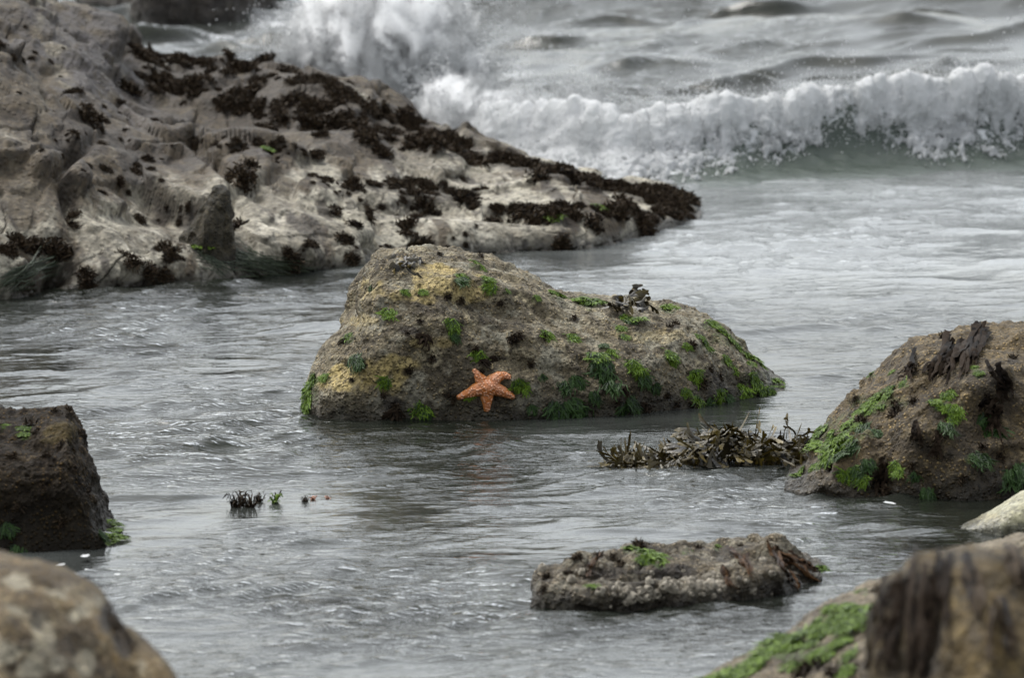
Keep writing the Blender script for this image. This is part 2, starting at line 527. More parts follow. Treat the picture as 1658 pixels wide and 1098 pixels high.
def clump_mesh(name, mat, seed, n=70, rad=0.07, L=0.035, wd=0.012, squash=0.6):
    """A bushy clump of small curled blades."""
    g = np.random.default_rng(seed); mb = MB()
    for i in range(n):
        d = g.normal(0, 1, 3); d /= np.linalg.norm(d); d[2] = abs(d[2])
        p0 = d * rad * g.uniform(0.2, 0.9) * np.array([1, 1, squash])
        dr = d * 0.25 + g.normal(0, 0.7, 3) + np.array([0, 0.35, 0.0]); dr /= np.linalg.norm(dr)
        nn = np.cross(dr, g.normal(0, 1, 3)); nn /= np.linalg.norm(nn)
        t = np.linspace(0, 1, 4)
        pts = p0 + dr * (L * g.uniform(0.6, 1.4) * t)[:, None] + nn * (L * 0.4 * g.uniform(-1, 1) * t * t)[:, None]
        ribbon(mb, pts, np.repeat(nn[None], 4, 0), wd * g.uniform(0.5, 1.2), wd * g.uniform(0.3, 1), g.uniform(0, 1), g, wd * 0.1)
    return mb.mesh(name, mat)


GREEN = [tuft_mesh('algae_tuft', M_GREEN, 100 + i, 100, 0.034, 0.0055, 0.036, 0.22, 0.8) for i in range(6)]
DGREEN = [tuft_mesh('algae_tuft', M_DGREEN, 130 + i, 70, 0.052, 0.0075, 0.034, 0.2, 1.4) for i in range(4)]
DARK = [clump_mesh('weed_clump', M_WEED, 160 + i, 60, 0.032, 0.02, 0.007, 0.55) for i in range(5)]
PURP = [tuft_mesh('weed_clump', M_PURPLE, 190 + i, 26, 0.06, 0.014, 0.022, 0.3, 1.4) for i in range(4)]
RND = random.Random(7)


def tufts(rock, lst, variants, name, smin=0.7, smax=1.25):
    for it in lst:
        u, v = it[0], it[1]; s = it[2] if len(it) > 2 else 1.0
        if rock.surf(u, v) is None: continue
        mw = rock.frame(u, v, RND.uniform(-0.5, 0.5), s * RND.uniform(0.85, 1.15))
        rock.film('green' if variants in (GREEN, DGREEN) else 'dark', u, v + 3, 13 * s, 9 * s, 0.75)
        put(name, RND.choice(variants), rock.o, mw=mw)


def strands(rock, starts, mat, rnd, name=None, n=8, spread=12, wd=0.02, lift=0.006, parent=True, label=None, group=None, wob=5):
    """Straps of weed lying down over the rock from each start pixel to each end pixel."""
    g = np.random.default_rng(rnd); mb = MB()
    for (u0, v0, u1, v1) in starts:
        for i in range(n):
            k = 14; t = np.linspace(0, 1, k)
            du0, du1 = g.normal(0, spread * 0.6), g.normal(0, spread); dv1 = g.normal(0, spread * 0.8); dv0 = g.normal(0, spread * 0.9)
            uu = u0 + du0 + (u1 + du1 - u0 - du0) * t + wob * np.sin(t * g.uniform(2, 6) + g.uniform(0, 6)) * t
            vv = v0 + dv0 + (v1 + dv1 - v0 - dv0) * t
            ps, ns = [], []
            for a, b_ in zip(uu, vv):
                h = rock.surf(a, b_, 6)
                if h is None: break
                ps.append(h[0]); ns.append(h[1])
            if len(ps) < 4: continue
            ps = np.array(ps); ns = np.array(ns)
            for _ in range(2):
                ps[1:-1] = (ps[:-2] + 2 * ps[1:-1] + ps[2:]) / 4
                ns[1:-1] = (ns[:-2] + 2 * ns[1:-1] + ns[2:]) / 4
            ps = ps + ns * (lift + g.uniform(0, lift * 2) + g.normal(0, lift * 0.5, (len(ps), 1)))
            tilt = g.normal(0, 0.5, 3); ns = ns + tilt * 0.7; ns /= np.linalg.norm(ns, axis=1, keepdims=True)
            ribbon(mb, ps, ns, wd * g.uniform(0.5, 1.2), wd * g.uniform(0.3, 0.9), g.uniform(0, 1), g, wd * 0.1)
    if parent:
        return put(name, mb.mesh(name, mat, rock.org), rock.o)
    h = rock.surf(starts[0][0], starts[0][1])[0]
    return put(name, mb.mesh(name, mat, h), None, tuple(h), label, 'seaweed', group)


# ---- materials of the rocks
M_MAIN = rock_mat('barnacled_rock', (0.055, 0.045, 0.03), (0.18, 0.155, 0.11), (0.38, 0.34, 0.25), speck=(0.46, 0.37, 0.22), speck_amt=0.6, grey=(0.26, 0.255, 0.225), bump=0.02)
M_RIGHT = rock_mat('brown_barnacled_rock', (0.032, 0.023, 0.012), (0.105, 0.078, 0.042), (0.21, 0.165, 0.1), speck=(0.42, 0.31, 0.15), speck_amt=0.8, bump=0.018)
M_LEFT = rock_mat('dark_barnacled_rock', (0.007, 0.005, 0.0035), (0.018, 0.0135, 0.009), (0.055, 0.042, 0.028), speck=(0.17, 0.115, 0.05), speck_amt=0.55, wet=0.25, spec=0.08)
M_SMALL = rock_mat('wet_barnacled_rock', (0.026, 0.02, 0.012), (0.105, 0.085, 0.058), (0.26, 0.23, 0.18), speck=(0.4, 0.34, 0.26), speck_amt=0.7, wet=0.07, grey=(0.22, 0.21, 0.18), bump=0.018)
M_FGL = rock_mat('tan_mottled_rock', (0.035, 0.023, 0.01), (0.13, 0.09, 0.04), (0.25, 0.21, 0.14), yellow=(0.4, 0.385, 0.33), sc=0.95, speck_amt=0.4, wet=0.1)
M_FGR = rock_mat('weed_brown_rock', (0.022, 0.015, 0.006), (0.1, 0.069, 0.025), (0.17, 0.125, 0.055), speck_amt=0.3, wet=0.1)
M_SLOPE = rock_mat('pale_brown_rock', (0.05, 0.04, 0.03), (0.17, 0.145, 0.11), (0.3, 0.27, 0.22), speck_amt=0.4, wet=0.1)
M_PALE = rock_mat('pale_smooth_rock', (0.2, 0.195, 0.13), (0.38, 0.38, 0.31), (0.48, 0.49, 0.45), speck_amt=0.1, wet=0.05, bump=0.004, rough=0.5)
M_LEDGE = rock_mat('pale_ledge_stone', (0.11, 0.1, 0.085), (0.3, 0.29, 0.262), (0.39, 0.38, 0.36), yellow=(0.062, 0.049, 0.034), green=(0.06, 0.058, 0.068), speck=(0.09, 0.07, 0.055), sc=0.5, speck_amt=0.25, wet=0.05, bump=0.010)
M_BACK = rock_mat('dark_far_rock', (0.03, 0.026, 0.026), (0.07, 0.06, 0.055), (0.13, 0.12, 0.11), sc=0.6, speck_amt=0.2, bump=0.03)

# ---- the ledge at the back left
ledge = Rock('rock_ledge',
             top=[(-420, -60), (-200, -70), (0, -30), (60, 0), (150, 40), (225, 78), (280, 92), (330, 98), (365, 92), (430, 84), (480, 108), (540, 132), (600, 150), (650, 170), (700, 195), (760, 238), (830, 258), (900, 274), (970, 289), (1040, 301), (1090, 312), (1120, 330), (1135, 352)],
             water=[(-420, 500), (0, 482), (200, 466), (430, 446), (600, 428), (760, 410), (900, 402), (1000, 388), (1060, 375), (1135, 354)],
             depth=[(0, 10.5), (430, 9.5), (600, 7.2), (760, 4.8), (900, 3.4), (1000, 2.8), (1080, 2.6), (1135, 2.4)], e=[(500, 1.0), (900, 0.75), (1135, 0.7)], peak=0.62, back=0.12, taper=0.35, nc=1000, nr=420,
             disp=[('f', 0.8, 0.12), ('k', 1.9, 0.085), ('k', 5.0, 0.03), ('a', 0.8, 0.04), ('f', 6, 0.012), ('f', 16, 0.005)],
             dents=[(100, 440, 16, 40, 20, -0.22), (480, 410, 60, 20, 10, 0.05), (240, 350, 100, 14, 5, -0.05), (620, 330, 150, 10, 6, -0.06), (820, 345, 120, 8, 8, -0.05), (120, 245, 50, 10, -35, -0.1), (110, 300, 12, 50, -10, -0.1), (360, 270, 90, 8, 40, -0.06), (200, 440, 80, 25, 0, 0.05)],
             paint={'yellow': [(40, 270, 120, 110, 0.9), (120, 160, 130, 70, 0.75), (240, 250, 120, 80, 0.55), (60, 120, 110, 60, 0.8), (250, 330, 60, 30, 0.4)],
                    'green': [(150, 90, 70, 90, 0.85), (90, 40, 80, 40, 0.8), (220, 170, 40, 50, 0.6)],
                    'dark': [(420, 160, 200, 45, 0.75), (330, 110, 90, 25, 0.9), (620, 190, 110, 40, 0.75), (60, 440, 60, 20, 0.5), (690, 170, 60, 40, 0.9), (560, 230, 90, 16, 0.6), (110, 240, 60, 9, 0.9), (110, 300, 14, 50, 0.8)]},  # last two strokes paint crevice shade into the upper-left dents
             label='broad pale stone ledge with dark seaweed, sloping down from the upper left into the sea', cat='rock ledge', mat=M_LEDGE, seed=3, barn=0)

# ---- the other rocks
far_rock = Rock('sea_rock', top=[(120, 8), (160, -60), (260, -120), (380, -110), (460, -60), (540, -10)], water=[(120, 10), (180, 28), (260, 40), (380, 38), (440, 20), (540, -8)],
                depth=2.0, e=0.6, nc=220, nr=120, disp=[('f', 1.2, 0.12), ('r', 3, 0.06), ('f', 8, 0.03)], mat=M_BACK, seed=21, barn=0,
                label='dark blurred rock at the very back, behind foam, cut off by the top edge', cat='rock')
tip_rock = Rock('sea_rock', top=[(560, 185), (585, 150), (630, 130), (670, 120), (695, 130), (712, 165), (745, 215), (775, 245)], water=[(560, 200), (640, 220), (700, 230), (775, 250)],
                depth=0.7, e=0.7, nc=200, nr=100, disp=[('f', 3, 0.04), ('r', 6, 0.02), ('f', 14, 0.01)], mat=M_BACK, seed=22, barn=0,
                label='dark weedy rock hump at the foot of the white splash', cat='rock')
point = Rock('pointed_rock', top=[(285, 396), (300, 380), (322, 345), (346, 306), (358, 297), (367, 302), (373, 345), (381, 400)], water=[(285, 405), (330, 412), (381, 408)],
             depth=0.28, e=0.8, zbase=0.12, nc=420, nr=160, disp=[('f', 6, 0.01), ('c', 14, 0.02), ('f', 25, 0.005)], seed=23, barn=0,
             mat=rock_mat('olive_stone', (0.014, 0.012, 0.007), (0.042, 0.035, 0.02), (0.075, 0.063, 0.04), sc=1.2, speck_amt=0.1),
             label='small dark pointed stone standing upright on the pale ledge', cat='rock')

main = Rock('boulder', top=[(490, 668), (494, 640), (500, 612), (512, 580), (530, 553), (556, 522), (570, 500), (577, 470), (592, 435), (612, 410), (640, 403), (700, 404), (745, 410), (800, 425), (850, 450), (880, 466), (930, 480), (985, 487), (1040, 494), (1090, 503), (1135, 514), (1170, 535), (1205, 567), (1235, 595), (1258, 618), (1270, 633)],
            water=[(490, 672), (520, 680), (620, 683), (760, 681), (870, 677), (1000, 671), (1120, 657), (1200, 645), (1270, 634)],
            depth=1.1, e=[(490, 0.75), (800, 0.72), (1270, 0.7)], peak=0.62, nc=720, nr=340,
            disp=[('f', 1.6, 0.02), ('r', 2.4, 0.012), ('c', 6, 0.018), ('f', 6, 0.018), ('f', 15, 0.010)],
            dents=[(800, 500, 100, 14, 12, -0.035), (790, 470, 100, 14, 14, 0.03), (640, 560, 90, 30, -25, 0.03), (620, 500, 60, 14, -20, -0.025), (880, 600, 60, 16, 10, -0.02), (700, 470, 50, 18, 0, 0.02), (810, 580, 50, 8, 10, -0.02), (560, 640, 20, 30, 10, 0.03), (1030, 600, 60, 30, 20, 0.02)],
            paint={'yellow': [(600, 612, 62, 26, 0.95), (575, 625, 40, 18, 0.9), (640, 590, 30, 16, 0.8), (700, 455, 80, 18, 0.8), (650, 480, 60, 14, 0.7), (740, 468, 40, 16, 0.8), (715, 440, 34, 12, 0.95), (760, 480, 40, 12, 0.7), (590, 520, 60, 12, 0.45), (700, 555, 40, 10, 0.5), (1040, 540, 80, 14, 0.3)],
                   'green': [(497, 640, 12, 40, 0.7), (1230, 610, 40, 16, 0.5), (1180, 550, 40, 10, 0.5)],
                   'dark': [(660, 535, 24, 7, 0.8), (640, 655, 22, 12, 0.8), (770, 575, 18, 8, 0.8), (800, 580, 40, 5, 0.8), (900, 620, 60, 10, 0.35), (730, 640, 20, 8, 0.6), (1150, 610, 40, 20, 0.4), (700, 500, 30, 6, 0.5)]},
            label='large barnacled grey brown boulder in the middle of the water carrying an orange sea star', cat='boulder', mat=M_MAIN, seed=5, pits=0.006)
right = Rock('boulder', top=[(1272, 792), (1290, 770), (1318, 728), (1345, 690), (1370, 660), (1410, 628), (1450, 590), (1490, 562), (1540, 545), (1590, 533), (1650, 528), (1740, 532), (1830, 560), (1900, 640), (1950, 760)],
             water=[(1272, 794), (1300, 800), (1400, 806), (1560, 806), (1700, 800), (1950, 780)],
             depth=1.5, e=0.75, nc=560, nr=320, disp=[('f', 1.8, 0.03), ('r', 3, 0.015), ('c', 6, 0.03), ('f', 7, 0.02), ('f', 16, 0.008)],
             dents=[(1545, 640, 120, 20, -25, 0.03), (1430, 780, 20, 22, 0, -0.08), (1620, 690, 60, 40, 0, -0.06), (1500, 700, 60, 20, -30, 0.03)],
             paint={'green': [(1360, 700, 40, 26, 0.5), (1420, 650, 50, 14, 0.5), (1540, 650, 30, 20, 0.3)], 'dark': [(1430, 780, 18, 22, 0.95), (1610, 640, 40, 40, 0.5), (1580, 730, 80, 50, 0.35), (1500, 720, 40, 24, 0.3)]},
             label='big brown boulder with draped dark kelp and green algae at the right edge', cat='boulder', mat=M_RIGHT, seed=9)
left = Rock('boulder', top=[(-260, 780), (-240, 700), (-160, 668), (-60, 668), (0, 668), (40, 672), (75, 664), (108, 661), (117, 680), (125, 702), (138, 728), (150, 770), (166, 815), (180, 850), (186, 886)],
            water=[(-260, 880), (-60, 893), (60, 892), (150, 889), (186, 886)], taper=0.3,
            depth=1.3, e=0.28, peak=0.5, nc=480, nr=320, disp=[('f', 2.0, 0.012), ('c', 5, 0.022), ('f', 8, 0.015), ('f', 18, 0.01)],
            dents=[(90, 690, 40, 10, 20, 0.02), (60, 720, 60, 10, 10, -0.03)], paint={'yellow': [(100, 700, 34, 18, 0.1)]},
            label='blocky dark wet boulder with a steep black face at the left edge', cat='boulder', mat=M_LEFT, seed=12)
sliver = Rock('boulder', top=[(-150, 690), (-120, 655), (-70, 640), (-20, 648), (0, 660), (6, 680), (9, 700)], water=[(-150, 700), (9, 702)], depth=0.5, nc=120, nr=80, zbase=-0.02,
              disp=[('f', 4, 0.02), ('f', 12, 0.01)], mat=M_LEFT, seed=14, label='dark rock just peeping in at the left edge, above the blocky boulder', cat='boulder')
low = Rock('boulder', top=[(860, 975), (864, 950), (872, 935), (900, 915), (940, 902), (985, 892), (1020, 884), (1060, 892), (1110, 890), (1160, 888), (1215, 884), (1255, 884), (1290, 902), (1315, 915), (1338, 926)],
           water=[(860, 980), (880, 990), (1000, 990), (1120, 984), (1250, 968), (1300, 952), (1338, 928)],
           depth=0.75, e=0.5, peak=0.55, nc=560, nr=260, disp=[('f', 3, 0.015), ('c', 8, 0.03), ('f', 9, 0.014), ('f', 20, 0.008)],
           dents=[(1040, 928, 95, 11, 4, -0.10), (1050, 957, 90, 14, -6, 0.03), (1200, 930, 60, 14, 20, 0.01)],
           paint={'dark': [(1040, 927, 95, 11, 0.9), (980, 935, 40, 8, 0.5), (1270, 950, 50, 18, 0.45), (900, 970, 40, 12, 0.5)], 'green': [(1045, 905, 26, 14, 0.5)]},  # first dark stroke paints the overhang's shade into the cavity dent
           label='low flat barnacle crusted rock in the water below the floating seaweed', cat='boulder', mat=M_SMALL, seed=15, barn=0.005)
pale = Rock('boulder', top=[(1556, 852), (1585, 838), (1620, 818), (1655, 796), (1700, 780), (1760, 785), (1800, 830)], water=[(1556, 856), (1620, 866), (1700, 866), (1800, 850)], depth=0.34, back=0.6, e=0.75, nc=180, nr=120,
            disp=[('f', 3, 0.005), ('f', 10, 0.003)], barn=0.001, mat=M_PALE, seed=16, paint={'yellow': [(1590, 840, 40, 14, 0.25)]}, label='smooth pale whitish stone at the right edge, in front of the brown kelp boulder', cat='boulder')

# near rocks: out of focus, well in front
def near(name, top, water, Y, **k):
    """top/water pixels of a rock standing nearer than its hidden waterline lets one see: waterline pixels are for z = 0 at about Y."""
    vY = FPX * H / Y - 1045
    return Rock(name, top, [(u, vY + dv) for u, dv in water], **k)

fgl = near('boulder', [(-420, 1250), (-380, 1050), (-300, 960), (-150, 905), (0, 902), (60, 912), (120, 936), (160, 962), (200, 1000), (240, 1040), (270, 1070), (292, 1110), (305, 1180), (310, 1400)], [(-420, 0), (0, 60), (310, 0)], 22.0,
           depth=1.4, e=0.5, peak=0.6, nc=300, nr=200, disp=[('f', 2.5, 0.03), ('f', 7, 0.012), ('f', 20, 0.004)], mat=M_FGL, seed=31, barn=0.003,
           dents=[(190, 1010, 14, 50, -30, -0.02)], paint={'yellow': [(20, 990, 26, 22, .5), (70, 1030, 20, 30, .45), (10, 1060, 30, 18, .5), (120, 1000, 16, 20, .6), (95, 960, 24, 12, .5), (50, 1085, 26, 20, .5), (140, 1070, 18, 26, .5), (150, 975, 20, 12, .4), (30, 940, 30, 12, .5), (90, 1080, 14, 14, .6), (230, 1085, 14, 18, .4), (-40, 1020, 30, 40, .7)], 'dark': [(60, 1000, 14, 18, .6), (110, 1040, 12, 22, .6), (40, 1040, 14, 14, .6), (200, 1030, 14, 42, 0.9), (175, 1000, 12, 20, 0.9), (100, 1060, 30, 20, 0.4)]},
           label='rounded tan and grey mottled boulder, blurred, at the bottom left corner', cat='boulder')
slope = near('boulder', [(1090, 1160), (1150, 1096), (1230, 1055), (1310, 1012), (1370, 975), (1440, 955), (1520, 945), (1640, 950), (1760, 1000), (1850, 1200)], [(1090, 0), (1500, 40), (1850, 0)], 25.5,
             depth=1.2, e=0.7, nc=360, nr=200, disp=[('f', 2.5, 0.03), ('r', 4, 0.015), ('f', 9, 0.012), ('f', 20, 0.006)], mat=M_SLOPE, seed=33,
             paint={'green': [(1260, 1050, 110, 22, 0.8)], 'dark': [(1330, 1080, 60, 14, 0.7), (1400, 990, 50, 10, 0.5)]},
             label='pale brown rock slope with bright green algae, left of the weed draped brown rock', cat='boulder')
tan = near('boulder', [(1462, 930), (1480, 910), (1520, 895), (1580, 880), (1640, 868), (1720, 860), (1820, 870), (1900, 940)], [(1462, -10), (1600, 30), (1900, 0)], 27.5, depth=0.9, e=0.7, nc=240, nr=140, disp=[('f', 3, 0.02), ('f', 10, 0.01)],
           mat=M_SLOPE, seed=35, label='pale tan rock top just showing behind the weed draped brown rock', cat='boulder')
fgr = near('boulder', [(1396, 1300), (1404, 1180), (1412, 1080), (1420, 1000), (1440, 950), (1470, 918), (1500, 902), (1560, 893), (1640, 890), (1730, 888), (1850, 920), (1950, 1050), (2000, 1300)], [(1396, 0), (1600, 50), (2000, 0)], 21.5,
           depth=1.3, e=0.45, peak=0.6, nc=360, nr=240, disp=[('f', 2.2, 0.025), ('r', 4, 0.01), ('f', 9, 0.015), ('f', 20, 0.006)], mat=M_FGR, seed=37, barn=0.003,
           dents=[(1500, 1020, 16, 90, 8, -0.05), (1450, 990, 12, 60, 10, -0.03)], paint={'dark': [(1500, 1010, 28, 110, 0.85), (1455, 960, 22, 50, 0.7), (1580, 1000, 14, 40, 0.5), (1480, 1080, 60, 50, 0.5), (1640, 960, 14, 40, 0.4)]},
           label='blurred yellow brown rock with black hanging weed in the bottom right corner', cat='boulder')
sub1 = Rock('submerged_rock', top=[(230, 866), (300, 838), (370, 818), (450, 808), (540, 806), (650, 815), (760, 832)], water=[(230, 870), (300, 866), (450, 850), (600, 846), (760, 838)], depth=0.9, zbase=-0.05, nc=240, nr=120, e=0.6,
            disp=[('f', 4, 0.015), ('f', 12, 0.006)], mat=M_MAIN, seed=41, label='flat rock awash just under the surface beneath the small weed tufts', cat='rock')
sub2 = Rock('submerged_rock', top=[(1320, 856), (1400, 848), (1500, 842), (1600, 842), (1720, 850)], water=[(1320, 862), (1450, 876), (1560, 878), (1720, 866)], depth=0.7, zbase=-0.045, nc=200, nr=100, e=0.6,
            disp=[('f', 4, 0.012), ('f', 12, 0.005)], mat=M_SMALL, seed=43, label='olive brown rock awash in front of the pale smooth stone', cat='rock')

# ------------------------------------------------------------------ growth on the rocks
tufts(main, [(765, 425, .8), (775, 430, .7), (745, 447, .9), (787, 452, .9), (793, 462, .9), (732, 522, .8), (733, 535, .7), (566, 545, .8), (632, 507, .8), (655, 472, .6), (685, 472, .5), (775, 575, .9), (680, 660, 1), (622, 617, .7), (760, 640, .5), (838, 620, .7), (846, 626, .7),
              (893, 474, .8), (905, 478, .7), (945, 484, 1.1), (965, 487, 1.0), (955, 492, .9), (1010, 515, .9), (1030, 518, .9), (1003, 532, .7), (1010, 545, .6), (1080, 498, .9), (885, 542, .8), (925, 547, .7), (990, 570, .7), (965, 578, 1), (1025, 592, 1.1), (1038, 602, .9), (1085, 575, .9), (1090, 585, .7), (1130, 545, .7), (1140, 556, .8),
              (1150, 525, .9), (1165, 535, .9), (1180, 548, .8), (1195, 560, .8), (1210, 575, .9), (1222, 580, .8), (1125, 608, 1), (1175, 582, .7), (1200, 628, .9), (1218, 612, 1), (1225, 622, .9), (1232, 632, .8), (1255, 618, 1), (1262, 628, .8), (1165, 640, 1), (1130, 650, .9), (1110, 635, .6), (1205, 636, 1), (1245, 634, .8), (1235, 590, .7), (1112, 560, .6), (1150, 566, .6),
              (500, 630, .9), (502, 645, 1.0), (497, 652, .8), (495, 662, .9), (508, 612, .7), (525, 610, .6), (1215, 590, .7), (1190, 600, .6), (868, 482, .5), (820, 470, .5)], GREEN, 'algae_tuft')
tufts(main, [(575, 580, .9), (583, 584, .7), (745, 455, .7), (733, 545, .6), (975, 590, 1.2), (980, 605, 1.2), (990, 622, 1), (1040, 610, 1), (930, 615, .8), (925, 655, 1.1), (900, 660, 1), (940, 660, .9), (1020, 650, 1), (1010, 660, .9), (860, 660, .6), (960, 640, .7), (915, 625, .7), (1015, 520, .6), (600, 465, .4), (1150, 650, .8), (975, 560, .6), (690, 668, .7), (1060, 625, .6), (1180, 648, .8), (880, 610, .5)], DGREEN, 'algae_tuft')
tufts(main, [(640, 660, .9), (780, 410, .5), (712, 410, .5), (725, 480, .7), (745, 487, .6), (660, 540, .5), (810, 490, .5), (840, 545, .8), (830, 550, .9), (725, 640, .8), (735, 645, .7), (770, 565, .7), (1085, 530, .6), (1095, 525, .6), (930, 515, .6), (620, 640, .6), (570, 615, .5), (660, 600, .7), (590, 590, .5), (700, 580, .6), (1140, 620, .8), (1150, 600, .7), (1080, 640, .6), (1095, 655, .7), (880, 545, .7), (510, 675, .6), (780, 600, .5), (860, 590, .7), (1000, 650, .6), (1120, 560, .7), (1165, 610, .7), (680, 520, .5)], DARK, 'weed_clump')
tufts(main, [(640, 665, .9), (560, 550, .6), (780, 585, .7), (800, 578, .6), (1120, 655, .8), (690, 545, .7), (1045, 655, .6), (1010, 630, .6)], PURP, 'weed_clump')

tufts(right, [(1345 + RND.gauss(0, 16), 715 + RND.gauss(0, 16), RND.uniform(.6, 1.1)) for _ in range(22)] + [(1375 + i * 9 + RND.gauss(0, 6), 690 - i * 7 + RND.gauss(0, 8), RND.uniform(.5, .9)) for i in range(10)] + [(1408, 655, .8), (1425, 648, .8), (1440, 640, .7), (1398, 665, .8), (1510, 652, .8), (1535, 640, .8), (1528, 660, .8), (1545, 665, .8), (1540, 680, .7), (1585, 605, .6), (1580, 595, .5), (1365, 770, .8), (1380, 765, .7), (1395, 775, .7), (1450, 755, .7), (1455, 765, .6), (1300, 760, .6), (1285, 770, .6), (1410, 605, .5), (1445, 600, .5)], GREEN, 'algae_tuft')
tufts(right, [(1400, 690, .9), (1415, 700, .8), (1385, 720, .8), (1600, 680, 1), (1640, 770, 1.1), (1580, 740, 1), (1500, 800, .9), (1390, 760, .8), (1530, 690, .8), (1610, 700, 1), (1650, 760, 1), (1480, 770, .7), (1405, 750, .7), (1370, 735, .8)], DGREEN, 'algae_tuft')
tufts(right, [(1450, 668, 1.0), (1452, 655, .8), (1480, 650, .7), (1392, 680, .8), (1398, 682, .7), (1480, 600, .8), (1530, 545, .8), (1345, 760, .7), (1425, 790, 1), (1435, 800, 1), (1520, 705, .9), (1590, 725, .8), (1620, 740, .9), (1475, 755, .7), (1385, 645, .5), (1640, 580, .8), (1560, 775, .8)], DARK, 'weed_clump')
strands(right, [(1485, 690, 1490, 715), (1520, 700, 1515, 740)], M_PURPLE, 5, 'weed_strands', 7, 7, 0.015)
strands(right, [(1432, 755, 1430, 800)], M_PURPLE, 6, 'weed_strands', 9, 9, 0.02)
strands(right, [(1585, 535, 1560, 600), (1560, 560, 1520, 612), (1540, 565, 1500, 615), (1595, 535, 1575, 590)], M_PURPLE, 7, 'kelp', 8, 9, 0.026, 0.008, False,
        'dark grey brown kelp straps draped over the upper slope of the right boulder')
strands(right, [(1612, 600, 1625, 640), (1600, 640, 1590, 660), (1610, 655, 1615, 710)], M_PURPLE, 8, 'kelp', 8, 11, 0.024, 0.010, False,
        'crumpled dark kelp hanging in a vertical bunch on the right boulder')
strands(right, [(1480, 585, 1470, 615)], M_PURPLE, 9, 'weed_strands', 6, 10, 0.02)

tufts(left, [(40, 695, .8), (42, 703, .7), (5, 690, .6), (183, 850, .9), (187, 862, 1), (190, 872, 1.0), (186, 880, 1), (178, 845, .7), (184, 870, .8)], GREEN, 'algae_tuft')
tufts(left, [(10, 870, .8), (165, 865, .7), (30, 880, .9)], DGREEN, 'algae_tuft')
tufts(left, [(112, 668, .8), (90, 666, .7), (60, 700, .8), (75, 740, .8), (100, 720, .7), (120, 760, .7), (50, 690, .9), (130, 700, .6), (20, 740, .9), (70, 790, .8), (140, 800, .7), (30, 820, .9), (100, 850, .8)], DARK, 'weed_clump')
tufts(sliver, [(2, 668, .7), (5, 685, .8)], GREEN, 'algae_tuft')

tufts(low, [(1022, 890, .8), (1045, 898, 1), (1055, 903, 1.1), (1062, 908, 1), (1050, 910, .9), (1065, 912, .8), (1330, 922, .8), (1334, 930, .8), (1015, 890, .6), (1110, 892, .5), (960, 950, .6), (1160, 886, .4), (1040, 905, .8), (1328, 945, .5)], GREEN, 'algae_tuft')
tufts(low, [(1035, 885, .9), (1045, 887, .8), (935, 905, .8), (970, 900, .7), (885, 935, .8), (1130, 888, .6), (1200, 886, .6), (1250, 885, .9), (880, 955, .6), (990, 905, .7), (1005, 915, .7), (1260, 890, .9), (920, 925, .6)], DARK, 'weed_clump')
strands(low, [(1245, 886, 1310, 940), (1255, 890, 1290, 955), (1270, 900, 1316, 925)], M_BROWN, 11, 'weed_strands', 6, 5, 0.014, 0.006)
strands(low, [(1185, 892, 1210, 920), (1205, 905, 1212, 935), (1175, 925, 1190, 955)], M_BROWN, 12, 'weed_strands', 6, 4, 0.013, 0.006)
strands(low, [(970, 900, 955, 925), (955, 915, 948, 940)], M_BROWN, 13, 'weed_strands', 3, 3, 0.008, 0.006)

g_ = np.random.default_rng(77)
tufts(slope, [(1165 + 260 * t + g_.normal(0, 12), 1092 - 120 * t + g_.normal(0, 9) + 8, g_.uniform(.6, 1.2)) for t in g_.uniform(0, 1, 62)] + [(1400, 1010, .8), (1405, 1006, .8), (1330, 1060, 1), (1340, 1062, 1.0), (1360, 1040, .8), (1380, 1060, .7), (1290, 1080, .9), (1375, 1085, .8)], GREEN, 'algae_tuft')
tufts(slope, [(1330, 1075, 1), (1310, 1085, 1), (1350, 1090, 1), (1425, 985, .9), (1415, 1015, .8), (1340, 1015, .8), (1360, 1000, .8), (1420, 960, .8), (1300, 1090, 1)], DARK, 'weed_clump')
strands(fgr, [(1452, 950, 1425, 1040), (1478, 918, 1462, 1080), (1500, 960, 1492, 1100), (1522, 925, 1535, 1030), (1460, 1000, 1438, 1090)], M_PURPLE, 15, 'weed_strands', 7, 17, 0.02, 0.008)
strands(fgr, [(1575, 925, 1590, 1000), (1630, 905, 1655, 960), (1610, 990, 1620, 1070)], M_WEED, 16, 'weed_strands', 7, 12, 0.022, 0.008)
strands(fgl, [(175, 990, 212, 1060)], M_WEED, 17, 'weed_strands', 10, 8, 0.014, 0.003)

